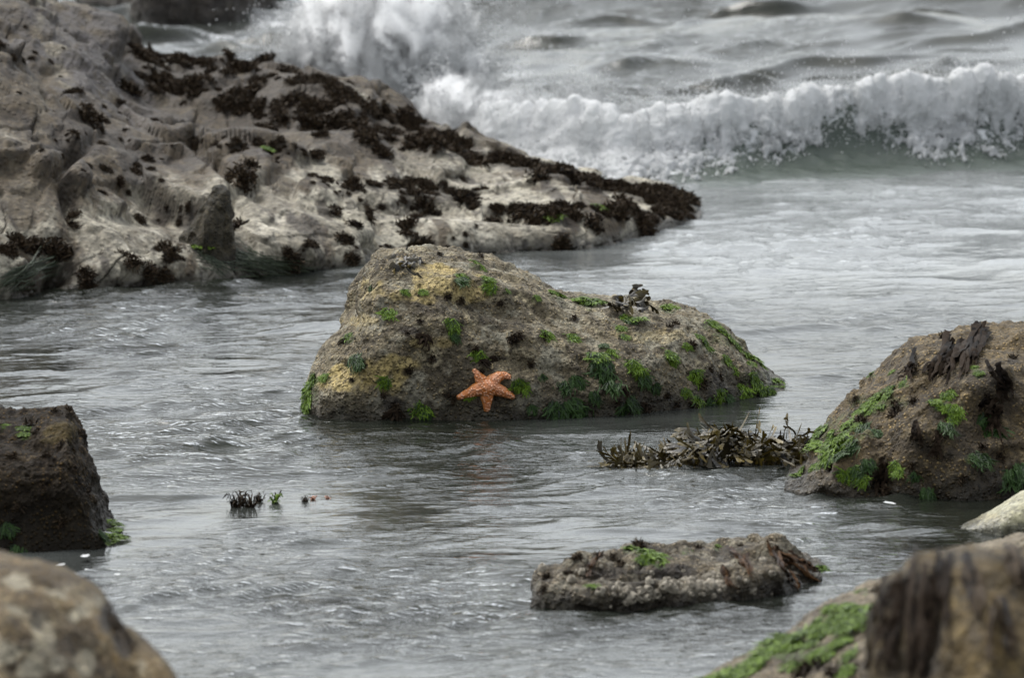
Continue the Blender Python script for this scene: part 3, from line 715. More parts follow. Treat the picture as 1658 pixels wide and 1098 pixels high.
# weed on the ledge
LCL = [clump_mesh('weed_clump', M_WEED, 300 + i, 260, 0.062, 0.02, 0.008, 0.42) for i in range(8)]
lg = np.random.default_rng(5)
pts = []
def band(p0, p1, n, sp, smin, smax):
    for _ in range(n):
        t = lg.uniform()
        pts.append((p0[0] + (p1[0] - p0[0]) * t + lg.normal(0, sp), p0[1] + (p1[1] - p0[1]) * t + lg.normal(0, sp * 0.45), lg.uniform(smin, smax)))
for q in [(575, 300, 1), (690, 330, 1.2), (755, 320, 1.2), (800, 355, 1), (845, 350, 1.3), (870, 355, 1.4), (900, 345, 1.2), (930, 350, 1.1), (780, 310, 1), (1010, 330, 1.1), (1000, 345, 1.3), (1040, 365, 1.1), (960, 365, 1), (870, 290, 1.3), (840, 265, 1.3), (905, 275, 1.3), (930, 285, 1.2), (1060, 320, 1.1), (1100, 330, 1.1), (1085, 315, 1.2), (1115, 320, 1.2), (600, 345, 1.1), (575, 365, 1), (660, 365, 1), (700, 345, 1.1), (680, 395, .9), (560, 390, 1.2), (545, 345, .9), (660, 380, .8), (745, 290, 1), (770, 265, 1.2), (910, 395, 1.0), (1045, 370, 1.1), (640, 290, 1), (270, 405, 1.3), (275, 415, 1.1), (385, 368, 1), (200, 415, .8), (215, 425, 1), (140, 445, .9), (140, 460, .8), (225, 355, .7), (570, 420, 1.0), (475, 425, .9), (240, 440, 1), (265, 445, 1), (395, 290, 1.2), (405, 270, 1), (380, 285, 1), (60, 400, 1.2), (30, 395, 1.1), (90, 405, 1), (120, 350, .9), (115, 365, .9), (145, 185, 1.2), (160, 190, 1.1)]:
    pts.append(q)
for i, (u, v, s) in enumerate(pts[:98]):
    if ledge.surf(u, v) is None: continue
    put('weed_clump', LCL[i % 8], ledge.o, mw=ledge.frame(u, v, RND.uniform(-3, 3), s * RND.uniform(0.8, 1.2)))
pts = []
band((230, 85), (560, 140), 110, 14, .8, 1.6); band((240, 125), (640, 215), 140, 30, .8, 1.7); band((560, 150), (760, 245), 100, 14, .9, 1.6); band((400, 170), (720, 235), 80, 20, .8, 1.5)
band((760, 245), (940, 285), 70, 7, .9, 1.4); band((940, 290), (1115, 322), 70, 8, .8, 1.3); band((500, 290), (700, 310), 46, 9, .4, .8); band((640, 290), (880, 350), 70, 12, .6, 1.1)
band((860, 340), (1090, 345), 60, 14, .6, 1.2); band((540, 300), (760, 380), 40, 22, .4, .9); band((260, 230), (520, 250), 60, 22, .4, .9); band((60, 200), (300, 340), 50, 40, .4, .9); band((0, 400), (110, 410), 30, 8, .7, 1.1)
band((420, 400), (760, 400), 26, 18, .4, .8); band((0, 60), (200, 200), 40, 40, .4, .9); band((1000, 300), (1125, 345), 90, 9, .5, 1.0); band((1060, 310), (1120, 330), 40, 8, .6, 1.0); band((240, 380), (300, 430), 16, 12, .5, .9)
V0 = []; mb = MB()
base = []
for me in LCL:
    v = np.empty(len(me.vertices) * 3, np.float32); me.vertices.foreach_get('co', v)
    f = np.empty(len(me.polygons) * 4, np.int32); me.polygons.foreach_get('vertices', f)
    a = np.empty(len(me.vertices), np.float32); me.attributes['tone'].data.foreach_get('value', a)
    base.append((v.reshape(-1, 3), f.reshape(-1, 4), a))
for i, (u, v, s) in enumerate(pts):
    if noise2(np.array([u / 45.0]), np.array([v / 16.0]), 4)[0] < -0.28: continue
    if ledge.surf(u, v) is None: continue
    m = np.array(ledge.frame(u, v, RND.uniform(-3, 3), s * 0.7 * lg.choice([0.45, 0.7, 1.0, 1.2])))
    bv, bf, ba = base[i % 8]
    mb.add(bv @ m[:3, :3].T + m[:3, 3], bf, ba)
put('weed_mat', mb.mesh('weed_mat', M_WEED), ledge.o, kind='stuff')
tufts(ledge, [(430, 243, .9), (965, 335, 1), (320, 400, 1.2), (900, 350, .9)], GREEN, 'algae_tuft')
EEL = plant_mat('surf_grass', (0.008, 0.012, 0.006), (0.032, 0.042, 0.022), 0.5, 0.3)
strands(ledge, [(330, 405, 450, 435), (360, 408, 430, 440), (320, 410, 370, 440), (390, 420, 500, 438)], EEL, 21, 'surf_grass', 24, 12, 0.006, 0.008)
strands(ledge, [(90, 425, 10, 455), (60, 430, 0, 465)], EEL, 22, 'surf_grass', 22, 12, 0.006, 0.008)
tufts(tip_rock, [(600 + RND.uniform(0, 150), 150 + RND.uniform(0, 60), RND.uniform(1, 2)) for _ in range(30)], DARK, 'weed_clump')

# barnacle cluster on the low rock
M_BARN = NB('barnacle_shell')
M_BARN.pbr(M_BARN.mix(M_BARN.ramp(M_BARN.noise(60, 4), 0.35, 0.65), (0.11, 0.095, 0.07), (0.27, 0.24, 0.19)), 0.7)
bg_ = np.random.default_rng(9); mb = MB()
for i in range(170):
    t = bg_.uniform(); u = 985 + 190 * t; v = 966 - 26 * t + bg_.normal(0, 11 * (1 - 0.5 * t))
    if bg_.uniform() < 0.2: u, v = bg_.uniform(875, 1300), bg_.uniform(905, 975)
    M = np.array(low.frame(u, v, 0, 1.0)); r = 0.006 + 0.014 * bg_.uniform() ** 2.2; hh = r * bg_.uniform(0.7, 1.2)
    k = 12; an = np.arange(k) * 2 * math.pi / k; jit = 1 + 0.12 * bg_.normal(0, 1, k)
    rings = [(r * 1.1, -0.004), (r * 0.8, hh * 0.6), (r * 0.55, hh), (r * 0.42, hh * 0.9), (r * 0.2, hh * 0.45)]
    V = np.concatenate([np.stack([q * jit * np.cos(an), q * jit * np.sin(an), np.full(k, z) + bg_.normal(0, r * .05, k)], 1) for q, z in rings])
    F = []
    for a in range(len(rings) - 1):
        for j in range(k): F.append([a * k + j, a * k + (j + 1) % k, (a + 1) * k + (j + 1) % k, (a + 1) * k + j])
    mb.add(V @ M[:3, :3].T + M[:3, 3], F)
put('barnacle_cluster', mb.mesh('barnacle_cluster', M_BARN.m), low.o, label='crust of pinkish grey barnacles', kind='stuff')


for i, (u, v, s_) in enumerate(pts):
    if noise2(np.array([u / 45.0]), np.array([v / 16.0]), 4)[0] > -0.28: ledge.film('dark', u, v + 2, 17 * s_, 9 * s_, 0.75)
for rk in ROCKS:
    for ch, d in rk.at.items(): rk.o.data.attributes[ch].data.foreach_set('value', d.astype(np.float32))


# ------------------------------------------------------------------ sea star
def sea_star():
    arms = [[(787, 627), (779, 616), (772, 607), (767, 599)], [(787, 627), (797, 617), (808, 608), (817, 606), (825, 609)],
            [(787, 627), (803, 630), (816, 635), (831, 643)], [(787, 627), (788, 640), (788, 652), (788, 665)], [(787, 627), (772, 631), (758, 637), (741, 644)]]
    c, n = main.surf(787, 627, 10)
    e1 = np.array([1., 0, 0]); e1 -= n * (e1 @ n); e1 /= np.linalg.norm(e1); e2 = np.cross(n, e1)
    m = main.fi[(np.abs(main.u[main.fi] - 787) < 60) & (np.abs(main.v[main.fi] - 630) < 50)]
    Q = main.P[m] - c
    lx, ly, lz = Q @ e1, Q @ e2, Q @ n
    ok = np.abs(lz) < 0.09
    fit = lambda x, y: np.stack([np.ones_like(x), x, y, x * x, x * y, y * y], 1)
    co = np.linalg.lstsq(fit(lx[ok], ly[ok]), lz[ok], rcond=None)[0]
    def loc(u, v):                                   # picture point -> local plane, on the fitted surface
        d = np.array([float(q) for q in ray(u, v)]); z = 0.0
        for _ in range(6):
            o = np.array([0, 0, H]); t = ((c + n * z - o) @ n) / (d @ n)
            p = o + d * t - c; x, y = p @ e1, p @ e2
            z = float((fit(np.array([x]), np.array([y])) @ co)[0])
        return np.array([x, y])
    res = 0.0016
    xs = np.arange(-0.16, 0.16, res); ys = np.arange(-0.16, 0.16, res)
    X, Y = np.meshgrid(xs, ys); P = np.stack([X.ravel(), Y.ravel()], 1)
    hh = np.zeros(len(P)); ins = np.full(len(P), -1.0); mid = np.zeros(len(P))
    for A in arms:
        L = np.array([loc(*q) for q in A]) * 0.95; seg = np.linalg.norm(np.diff(L, axis=0), axis=1); tot = seg.sum(); acc = 0
        bd = np.full(len(P), 9.0); bs = np.zeros(len(P))
        for a, b_, sl in zip(L[:-1], L[1:], seg):
            t = np.clip(((P - a) @ (b_ - a)) / sl ** 2, 0, 1); d = np.linalg.norm(P - a - t[:, None] * (b_ - a), axis=1)
            k = d < bd; bd[k] = d[k]; bs[k] = (acc + t[k] * sl) / tot; acc += sl
        wd = 0.031 * (1 - bs) + 0.0125 * bs + 0.003 * np.sin(bs * 3.1)
        f = 1 - bd / wd
        hgt = (0.034 - 0.018 * bs) * np.sqrt(np.clip(1 - (bd / wd) ** 2, 0, 1))
        hh = np.log(np.exp(hh * 160) + np.exp(hgt * 160) - 1) / 160
        ins = np.maximum(ins, f); mid = np.maximum(mid, np.exp(-(bd / 0.006) ** 2))
    cd, cr = cell3(np.stack([P[:, 0], P[:, 1], 0 * P[:, 0]], 1), 125, 3)
    tub = sstep(0.55, 0.2, cd)
    hb = hh + 0.006 * tub * sstep(0, 0.3, ins) * (0.6 + 0.6 * cr) + 0.0015 * mid
    z0 = fit(P[:, 0], P[:, 1]) @ co
    hb = np.where(ins > 0, hb, 0)
    V = c + P[:, :1] * e1 + P[:, 1:] * e2 + (z0 + hb - 0.002)[:, None] * n
    F = gridF(len(ys), len(xs)); keep = (ins[F] > -0.06).all(1); F = F[keep]
    used = np.unique(F); re = np.full(len(P), -1); re[used] = np.arange(len(used))
    b = NB('sea_star_skin')
    t = b.attr('tub')
    col = b.mix(b.ramp(b.noise(22, 4), 0.4, 0.6), (0.42, 0.135, 0.03), (0.46, 0.18, 0.08))
    col = b.mix(b.math('MULTIPLY', t, 0.85), col, (0.6, 0.36, 0.24))
    col = b.mix(b.math('MULTIPLY', b.attr('rim'), 0.5), col, (0.45, 0.15, 0.012))
    b.pbr(col, 0.45, b.bump(b.noise(240, 3), 0.002), 0.4)
    me = mesh_from('sea_star', V[used], re[F], b.m, {'tub': tub[used], 'rim': sstep(0.45, 0.0, ins[used])}, True, c)
    put('sea_star', me, None, tuple(c), 'orange bumpy sea star with five arms clinging to the middle boulder', 'sea star')
sea_star()


# ------------------------------------------------------------------ wrack (forked seaweed)
def frond(g, L=0.16, wd=0.016, lv=3, curl=0.4, droop=1.7):
    V, F, A = [], [], []
    def strip(x, y, an, ln, w0, w1, a0, a1, last):
        k = 5; t = np.linspace(0, 1, k); bend = g.normal(0, 0.35)
        xs = [x]; ys = [y]; an_ = an
        for i in range(k - 1):
            an_ = an + bend * t[i + 1]; xs.append(xs[-1] + math.cos(an_) * ln / (k - 1)); ys.append(ys[-1] + math.sin(an_) * ln / (k - 1))
        b0 = len(V)
        for i in range(k):
            aa = an + bend * t[i]; wi = (w0 + (w1 - w0) * t[i]) * (0.45 if last and i == k - 1 else 1)
            for s_ in (-1, 0, 1):
                V.append((xs[i] - math.sin(aa) * wi * .5 * s_, ys[i] + math.cos(aa) * wi * .5 * s_, 0.18 * w0 * (s_ == 0))); A.append(a0 + (a1 - a0) * t[i])
        for i in range(k - 1):
            for j in (0, 1):
                q = b0 + i * 3 + j; F.append((q, q + 1, q + 4, q + 3))
        return xs[-1], ys[-1], an_
    def grow(x, y, an, ln, wd_, l):
        last = l == lv
        x, y, an = strip(x, y, an, ln, wd_ * (0.55 if l == 0 else 0.9), wd_ * (1.25 if last else 1.05), l / (lv + 1), (l + 1) / (lv + 1), last)
        if not last:
            sp = g.uniform(0.3, 0.6)
            grow(x, y, an + sp, ln * g.uniform(0.6, 0.95), wd_ * 0.95, l + 1)
            if g.uniform() < 0.9: grow(x, y, an - sp * g.uniform(0.6, 1.1), ln * g.uniform(0.6, 0.95), wd_ * 0.95, l + 1)
    grow(0, 0, 0, L * 0.32, wd, 0)
    V = np.array(V); A = np.array(A)
    x = V[:, 0]; tw = g.normal(0, 2.5)
    z = V[:, 2] + curl * x * (1 - x / L * 1.1) * g.uniform(0.3, 1) - droop * x * x / L * 0.4 + V[:, 1] * np.sin(x * tw / L)
    return np.stack([x, V[:, 1], z], 1), np.array(F), np.clip(A ** 3 * g.uniform(0.0, 1.1) ** 1.4, 0, 1)


def rot_to(g, az, el, roll):
    return np.array(Matrix.Rotation(az, 3, 'Z') @ Matrix.Rotation(-el, 3, 'Y') @ Matrix.Rotation(roll, 3, 'X'))


TT = [0.0]


def wrack_clump(name, label, pts, g, n, L, wd, az, el, zmin=None):
    c = np.array(pts(0.5)); root = bpy.data.objects.new(name, None); COL.objects.link(root)
    root.location = c; root['label'] = label; root['category'] = 'seaweed'
    for i in range(n):
        t = g.uniform(); TT[0] = t; p = np.array(pts(t)); V, F, A = frond(g, L * g.uniform(0.6, 1.2), wd * g.uniform(0.7, 1.2), g.choice([2, 3, 3]))
        V = V @ rot_to(g, az(t), el(t), g.normal(0, 0.8)).T + p - c
        if zmin is not None: V[:, 2] = np.maximum(V[:, 2], zmin - c[2] + 0.004 * g.uniform())
        put('frond', mesh_from('frond', V, F, M_WRACK, {'tone': A}), root)
    return root


wg = np.random.default_rng(21)
def float_pts(t):
    u = 988 + 325 * t + wg.normal(0, 5)
    Yw = G(u, np.interp(u, [975, 1100, 1300], [771, 760, 760]))[1]
    hgt = np.interp(u, [980, 1090, 1125, 1170, 1230, 1290, 1318], [0.01, 0.025, 0.085, 0.125, 0.10, 0.075, 0.07])
    y = Yw + wg.uniform(0.03, 0.42); z = hgt * wg.uniform(0.25, 1.0)
    return ((u - 829) / FPX * 32.6, y, z)
fl = wrack_clump('floating_seaweed', 'tangled heap of olive and black forked wrack floating left of the right boulder', float_pts, wg, 99, 0.12, 0.012,
                 lambda t: wg.choice([math.pi, 0, -math.pi / 2, -math.pi / 2, -2.2, -0.9]) + wg.normal(0, 0.6), lambda t: wg.normal(-0.12, 0.36) if t > 0.38 else -abs(wg.normal(0.25, 0.12)), 0.006)
# the dark tangle under the fronds
mb = MB(); c = np.array(fl.location)
for i in range(420):
    p = np.array(float_pts(wg.uniform())) - c; p[2] = (p[2] + c[2]) * 0.75 + 0.01 - c[2]
    dr = wg.normal(0, 1, 3); dr[2] *= 0.4; dr /= np.linalg.norm(dr); t = np.linspace(0, 1, 5)
    pp = p + dr * (t * wg.uniform(0.04, 0.12))[:, None]; pp[:, 2] = np.maximum(pp[:, 2], 0.004 - c[2])
    nn = np.cross(dr, wg.normal(0, 1, 3)); nn /= np.linalg.norm(nn)
    ribbon(mb, pp, np.repeat(nn[None], 5, 0), wg.uniform(0.006, 0.016), 0.008, wg.uniform(0, 0.35), wg, 0.002)
for (u, v0, v1, lean) in [(1184, 705, 682, 3), (1133, 705, 692, -5), (1150, 708, 696, 4), (1268, 712, 700, 2), (1300, 725, 708, 5), (1225, 708, 697, 4)]:
    a = np.array(W(u, v0, 32.85)); b_ = np.array(W(u + lean, v1, 32.85)); t = np.linspace(0, 1, 5)
    ribbon(mb, a + (b_ - a) * t[:, None] - c, np.repeat(np.array([[0, -1., 0]]), 5, 0), 0.009, 0.004, 0.1)
for i in range(300):
    t = wg.uniform(); p = np.array(float_pts(t)); V, F, A = frond(wg, 0.11 * wg.uniform(0.6, 1.2), 0.0115 * wg.uniform(0.6, 1.2), wg.choice([2, 3]))
    V = V @ rot_to(wg, wg.choice([math.pi, 0, -math.pi / 2, -2.2, -0.9]) + wg.normal(0, 0.6), wg.normal(-0.2, 0.4) if t > 0.38 else wg.normal(-0.2, 0.12), wg.normal(0, 0.8)).T + p - c
    V[:, 2] = np.maximum(V[:, 2], 0.005 - c[2]); mb.add(V, F, A * 0.55)
put('tangle', mb.mesh('tangle', M_WRACK), fl, kind='stuff')

def on_rock(rock, u0, v0, su, sv, lift):
    def f(t):
        h = rock.surf(u0 + wg.normal(0, su), v0 + wg.normal(0, sv))
        return tuple(h[0] + h[1] * lift * wg.uniform(0.3, 1))
    return f
wrack_clump('wrack_clump', 'dark forked wrack bunch standing up on the low shoulder of the middle boulder', on_rock(main, 1015, 492, 14, 4, 0.02), wg, 46, 0.062, 0.013, lambda t: wg.uniform(-3.4, 0.3), lambda t: wg.normal(-0.05, 0.4))
wrack_clump('wrack_clump', 'olive black wrack fringe hanging near the peak of the middle boulder', on_rock(main, 662, 422, 13, 5, 0.015), wg, 26, 0.085, 0.017, lambda t: wg.normal(-2.2, 0.4), lambda t: wg.normal(-0.75, 0.25))


def small_tuft(name, label, u, v, me, s, rot=0.0):
    x, y, z = G(u, v)
    return put(name, me, None, mw=Matrix.Translation((x, y, -0.012)) @ Matrix.Rotation(rot, 4, 'Z') @ Matrix.Scale(s * 0.68, 4), label=label, cat='seaweed')
UP = tuft_mesh('weed_tuft', M_WEED, 411, 40, 0.05, 0.010, 0.035, 1.4, 0.2)
UPG = tuft_mesh('weed_tuft', M_GREEN, 412, 40, 0.04, 0.011, 0.022, 1.3, 0.3)
UPB = tuft_mesh('weed_tuft', plant_mat('orange_weed', (0.12, 0.05, 0.03), (0.4, 0.17, 0.09), 0.5), 413, 16, 0.026, 0.012, 0.016, 1.0, 0.3)
small_tuft('weed_tuft', 'wider dark brown weed tuft poking out of the water, leftmost of the small row', 385, 818, UP, 1.05)
small_tuft('weed_tuft', 'second dark weed tuft from the left in the row poking out of the water', 404, 818, UP, 0.85, 2.0)
small_tuft('weed_tuft', 'tiny dark weed tuft between the brown tufts and the green one', 420, 809, UP, 0.6, 1.0)
small_tuft('weed_tuft', 'bright green weed tuft poking out of the open water', 445, 812, UPG, 0.9)
small_tuft('weed_tuft', 'tiny dark weed sprig beside the orange bits in open water', 494, 809, UP, 0.45, 0.5)
small_tuft('weed_tuft', 'small orange brown weed bit at the surface, the left one of two', 506, 806, UPB, 0.8)
small_tuft('weed_tuft', 'small orange brown weed bit at the surface, the right one of two', 532, 805, UPB, 0.7, 1.5)
mb = MB(); p = np.array(G(448, 808)); t = np.linspace(0, 1, 5)
for du, dv in ((-4, 12), (7, 16)):
    a = np.array(W(449, 809, p[1])); b_ = np.array(W(449 + du, 809 - dv, p[1])); ribbon(mb, a + (b_ - a) * t[:, None], np.repeat(np.array([[0, -1., 0]]), 5, 0), 0.008, 0.005, 0.1)
put('weed_sprig', mb.mesh('weed_sprig', M_WEED, p), None, tuple(p), 'two black weed prongs sticking up behind the green tuft', 'seaweed')


# ------------------------------------------------------------------ water
def water_mat(name, body, transp=0.35, foam_col=(0.6, 0.61, 0.62), bump=True, rough=0.015):
    b = NB(name)
    milk = b.attr('milk'); foam = b.attr('foam')
    col = b.mix(b.ramp(b.noise(1.1, 5), 0.35, 0.65), body, tuple(q * 0.7 for q in body))
    col = b.mix(milk, col, (0.36, 0.38, 0.385))
    nm = None
    if bump:
        m1 = b.mapping((0.6, 1.6, 1), (0, 0, R(-32)))
        h1 = b.math('POWER', b.noise(8, 2, 0.5, m1, 0.8), 4.0); h2 = b.math('POWER', b.noise(22, 2, 0.5, m1, 1.0), 4.0)
        rf = b.attr('ruffle'); h1 = b.math('MULTIPLY', h1, rf); h2 = b.math('MULTIPLY', h2, rf)
        nm = b.bump(h2, 0.018, 1.0, b.bump(h1, 0.04, 1.0))
    fr = b.n('Fresnel'); fr.inputs['IOR'].default_value = 1.33
    gl = b.n('BsdfGlossy'); gl.inputs['Roughness'].default_value = rough
    df = b.n('BsdfDiffuse'); b.l(col, df.inputs['Color'])
    tr = b.n('BsdfTransparent'); tr.inputs['Color'].default_value = (0.72, 0.76, 0.66, 1)
    if nm:
        for x in (fr, gl): b.l(nm, x.inputs['Normal'])
    mx = b.n('MixShader'); b.l(b.math('MULTIPLY', b.math('SUBTRACT', 1.0, milk), transp), mx.inputs[0]); b.l(df.outputs[0], mx.inputs[1]); b.l(tr.outputs[0], mx.inputs[2])
    m2 = b.n('MixShader'); b.l(fr.outputs[0], m2.inputs[0]); b.l(mx.outputs[0], m2.inputs[1]); b.l(gl.outputs[0], m2.inputs[2])
    fd = b.n('BsdfDiffuse'); fd.inputs['Color'].default_value = foam_col + (1,)
    fn = b.ramp(b.math('ADD', b.math('MULTIPLY', foam, 1.25), b.math('MULTIPLY', b.math('SUBTRACT', b.noise(16, 6, 0.7, b.mapping((0.8, 1.2, 1), (0, 0, R(-25))), 1.0), 0.5), 1.7)), 0.42, 0.75)
    fn = b.math('MULTIPLY', fn, b.ramp(foam, 0.02, 0.12))
    m3 = b.n('MixShader'); b.l(fn, m3.inputs[0]); b.l(m2.outputs[0], m3.inputs[1]); b.l(fd.outputs[0], m3.inputs[2])
    b.l(m3.outputs[0], b.out.inputs[0])
    return b.m


ys = np.concatenate([[-60, -10, 8, 14, 18, 21], np.arange(23, 26, 0.05), np.arange(26, 40, 0.017), np.arange(40, 60, 0.035), 60 * 1.12 ** np.arange(0, 42)])
xs = np.concatenate([-3.6 * 1.35 ** np.arange(22, 0, -1), np.linspace(-3.6, 3.6, 440), 3.6 * 1.35 ** np.arange(1, 23)])
X, Y = np.meshgrid(xs, ys); x, y = X.ravel(), Y.ravel()
up_, vp_ = proj(np.stack([x, np.maximum(y, 5), 0 * x], 1))
core = (np.abs(x) < 4.5) & (y > 20) & (y < 75)
def wv(x, y, ang, lam, elong, seed, warp=0.0):
    ca, sa = math.cos(ang), math.sin(ang)
    a = (x * ca + y * sa); b_ = (-x * sa + y * ca)
    if warp:
        q = noise2(x * 2.1 + 5, y * 1.5, seed + 50) * warp; r = noise2(x * 2.1 - 9, y * 1.5 + 4, seed + 51) * warp
        a = a + q; b_ = b_ + r
    return noise2(a / (lam * elong), b_ / lam, seed)
xc, yc = x[core], y[core]
uc, vc = up_[core], vp_[core]
cal = 0.65 + 0.5 * np.clip(noise2(xc * 0.7, yc * 0.35, 91) + 0.3, -0.4, 0.8)           # gusty and calmer patches
calR = 1 - 0.35 * sstep(900, 1500, uc) * sstep(900, 700, vc)
def crest(q, lam, slope, k=4.0):                  # long flat troughs, narrow steep crests
    return slope * lam / (2.2 * k) * np.exp(np.clip(q - 0.45, -2, 0.35) * k)
rgh = np.clip(0.6 + 0.9 * noise2(xc * 0.75 + 3, yc * 0.4, 77) + 0.5 * noise2(xc * 2.1, yc * 1.0, 78), 0.15, 1.4)       # ruffled and smooth patches
hz = 0.009 * wv(xc, yc, R(16), 1.1, 1.9, 1, 0.3)
hz += crest(wv(xc, yc, R(22), 0.5, 2.6, 12, 0.35), 0.5, 0.15) + crest(wv(xc, yc, R(34), 0.27, 2.4, 3, 0.25), 0.27, 0.42, 3.5) * (0.35 + 0.8 * rgh)
hz += (crest(wv(xc, yc, R(28), 0.16, 2.6, 4, 0.16), 0.16, 0.72, 3.5) + crest(wv(xc, yc, R(46), 0.085, 2.4, 8, 0.10), 0.085, 0.75, 3.0)) * rgh
hz += 0.006 * (1 - 2 * np.abs(wv(xc, yc, R(40), 0.5, 2.4, 5, 0.3))) * rgh
hz = (hz - hz.mean()) * cal * calR * (1 + 0.12 * sstep(900, 500, uc) * sstep(380, 480, vc))
_s = 3.2 * hz.std(); hz = _s * np.tanh(hz / _s)
# swell behind the breaker
sw = lambda v0, tilt, s, a: a * np.exp(-((yc - (G(829, v0)[1] + tilt * xc)) / s) ** 2)
hz += sw(60, -0.5, 1.1, 0.16) * sstep(-0.5, 2, xc) + sw(110, -0.2, 0.8, 0.06) + sw(5, -0.3, 0.9, 0.20)
far_amp = sstep(44.5, 46.5, yc)
hz += far_amp * (0.07 * wv(xc, yc, R(8), 1.7, 3.2, 6, 0.3) + 0.4 * crest(wv(xc, yc, R(14), 0.8, 3.4, 7, 0.3), 0.8, 0.5) + crest(wv(xc, yc, R(20), 0.36, 2.4, 17, 0.2), 0.36, 0.9, 3.2))
z = np.zeros_like(x); z[core] = hz * sstep(4.5, 3.8, np.abs(xc))
# foam and milky water
foam = np.zeros_like(x); milk = np.zeros_like(x)
nz = noise2(xc * 0.9, yc * 0.5, 31) + 0.5 * noise2(xc * 2.6, yc * 1.3, 32)
fc = 0.75 * sstep(47, 44.8, yc) * sstep(42.2, 44.0, yc) * sstep(640, 800, uc) * sstep(1250, 950, uc)
blob = lambda u0, v0, ru, rv: np.clip(1 - np.hypot((uc - u0) / ru, (vc - v0) / rv) + 0.5 * nz, 0, 1)
fc = np.maximum(fc, 0.36 * blob(820, 130, 170, 60)); fc = np.maximum(fc, 0.5 * blob(1050, 12, 80, 16)); fc = np.maximum(fc, 0.42 * blob(880, 70, 170, 40))
fc = np.maximum(fc, 0.55 * blob(300, 68, 190, 18)); fc = np.maximum(fc, 0.4 * blob(440, 40, 90, 30)); fc = np.maximum(fc, 0.36 * blob(1000, 240, 160, 60)); fc = np.maximum(fc, 0.3 * blob(1250, 20, 160, 20))
fc = np.maximum(fc, 0.2 * blob(250, 560, 300, 90)); fc = np.maximum(fc, 0.17 * blob(250, 640, 160, 40)); fc = np.maximum(fc, 0.14 * blob(1300, 420, 380, 90))  # left-middle flecks: some foam, the rest sky reflections painted as foam
foam[core] = fc
ruf = np.full_like(x, 0.6); ruf[core] = rgh * cal * calR
mk = 0.75 * sstep(430, 330, vc) * sstep(230, 300, vc) * sstep(950, 1150, uc) * (0.8 + 0.4 * nz)
mk = np.maximum(mk, 0.55 * sstep(560, 420, vc) * sstep(700, 1150, uc) * sstep(280, 330, vc)); mk = np.maximum(mk, 0.04 + 0.12 * nz)
milk[core] = np.clip(mk, 0, 0.85)
M_WATER = water_mat('sea_water', (0.02, 0.023, 0.017))
put('water', mesh_from('water', np.stack([x, y, z], 1), gridF(len(ys), len(xs)), M_WATER, {'foam': foam, 'milk': milk, 'ruffle': ruf}), kind='structure')
b = NB('seabed_gravel')
b.pbr(b.mix(b.ramp(b.noise(2.2, 8, 0.7), 0.35, 0.65), (0.025, 0.022, 0.014), (0.11, 0.098, 0.065)), 0.9, b.bump(b.noise(9, 6), 0.05))
put('seabed', mesh_from('seabed', [(-3000, -200, -0.55), (3000, -200, -0.55), (3000, 8000, -0.55), (-3000, 8000, -0.55)], [(0, 1, 2, 3)], b.m, smooth=False), kind='structure')

# ------------------------------------------------------------------ breaking wave
b = NB('sea_foam')
fcol = b.mix(b.ramp(b.noise(7, 6, 0.65), 0.35, 0.65), (0.56, 0.57, 0.572), (0.7, 0.705, 0.71))
fdf = b.n('BsdfDiffuse'); b.l(fcol, fdf.inputs['Color']); ftl = b.n('BsdfTranslucent'); b.l(fcol, ftl.inputs['Color'])
fmx = b.n('MixShader'); fmx.inputs[0].default_value = 0.4; b.l(fdf.outputs[0], fmx.inputs[1]); b.l(ftl.outputs[0], fmx.inputs[2]); b.l(fmx.outputs[0], b.out.inputs[0])
M_FOAM = b.m
OCT_V = np.array([(1, 0, 0), (-1, 0, 0), (0, 1, 0), (0, -1, 0), (0, 0, 1), (0, 0, -1)], float)
OCT_F = np.array([(0, 2, 4), (2, 1, 4), (1, 3, 4), (3, 0, 4), (2, 0, 5), (1, 2, 5), (3, 1, 5), (0, 3, 5)])
def drops(name, P, r, g, parent, org, **k):
    n = len(P)
    sc = r[:, None, None] * g.uniform(0.6, 1.4, (n, 1, 3))
    V = (OCT_V[None] * sc + P[:, None]).reshape(-1, 3)
    F = (OCT_F[None] + (np.arange(n) * 6)[:, None, None]).reshape(-1, 3)
    return put(name, mesh_from(name, V, F, M_FOAM, None, True, org), parent, **k)


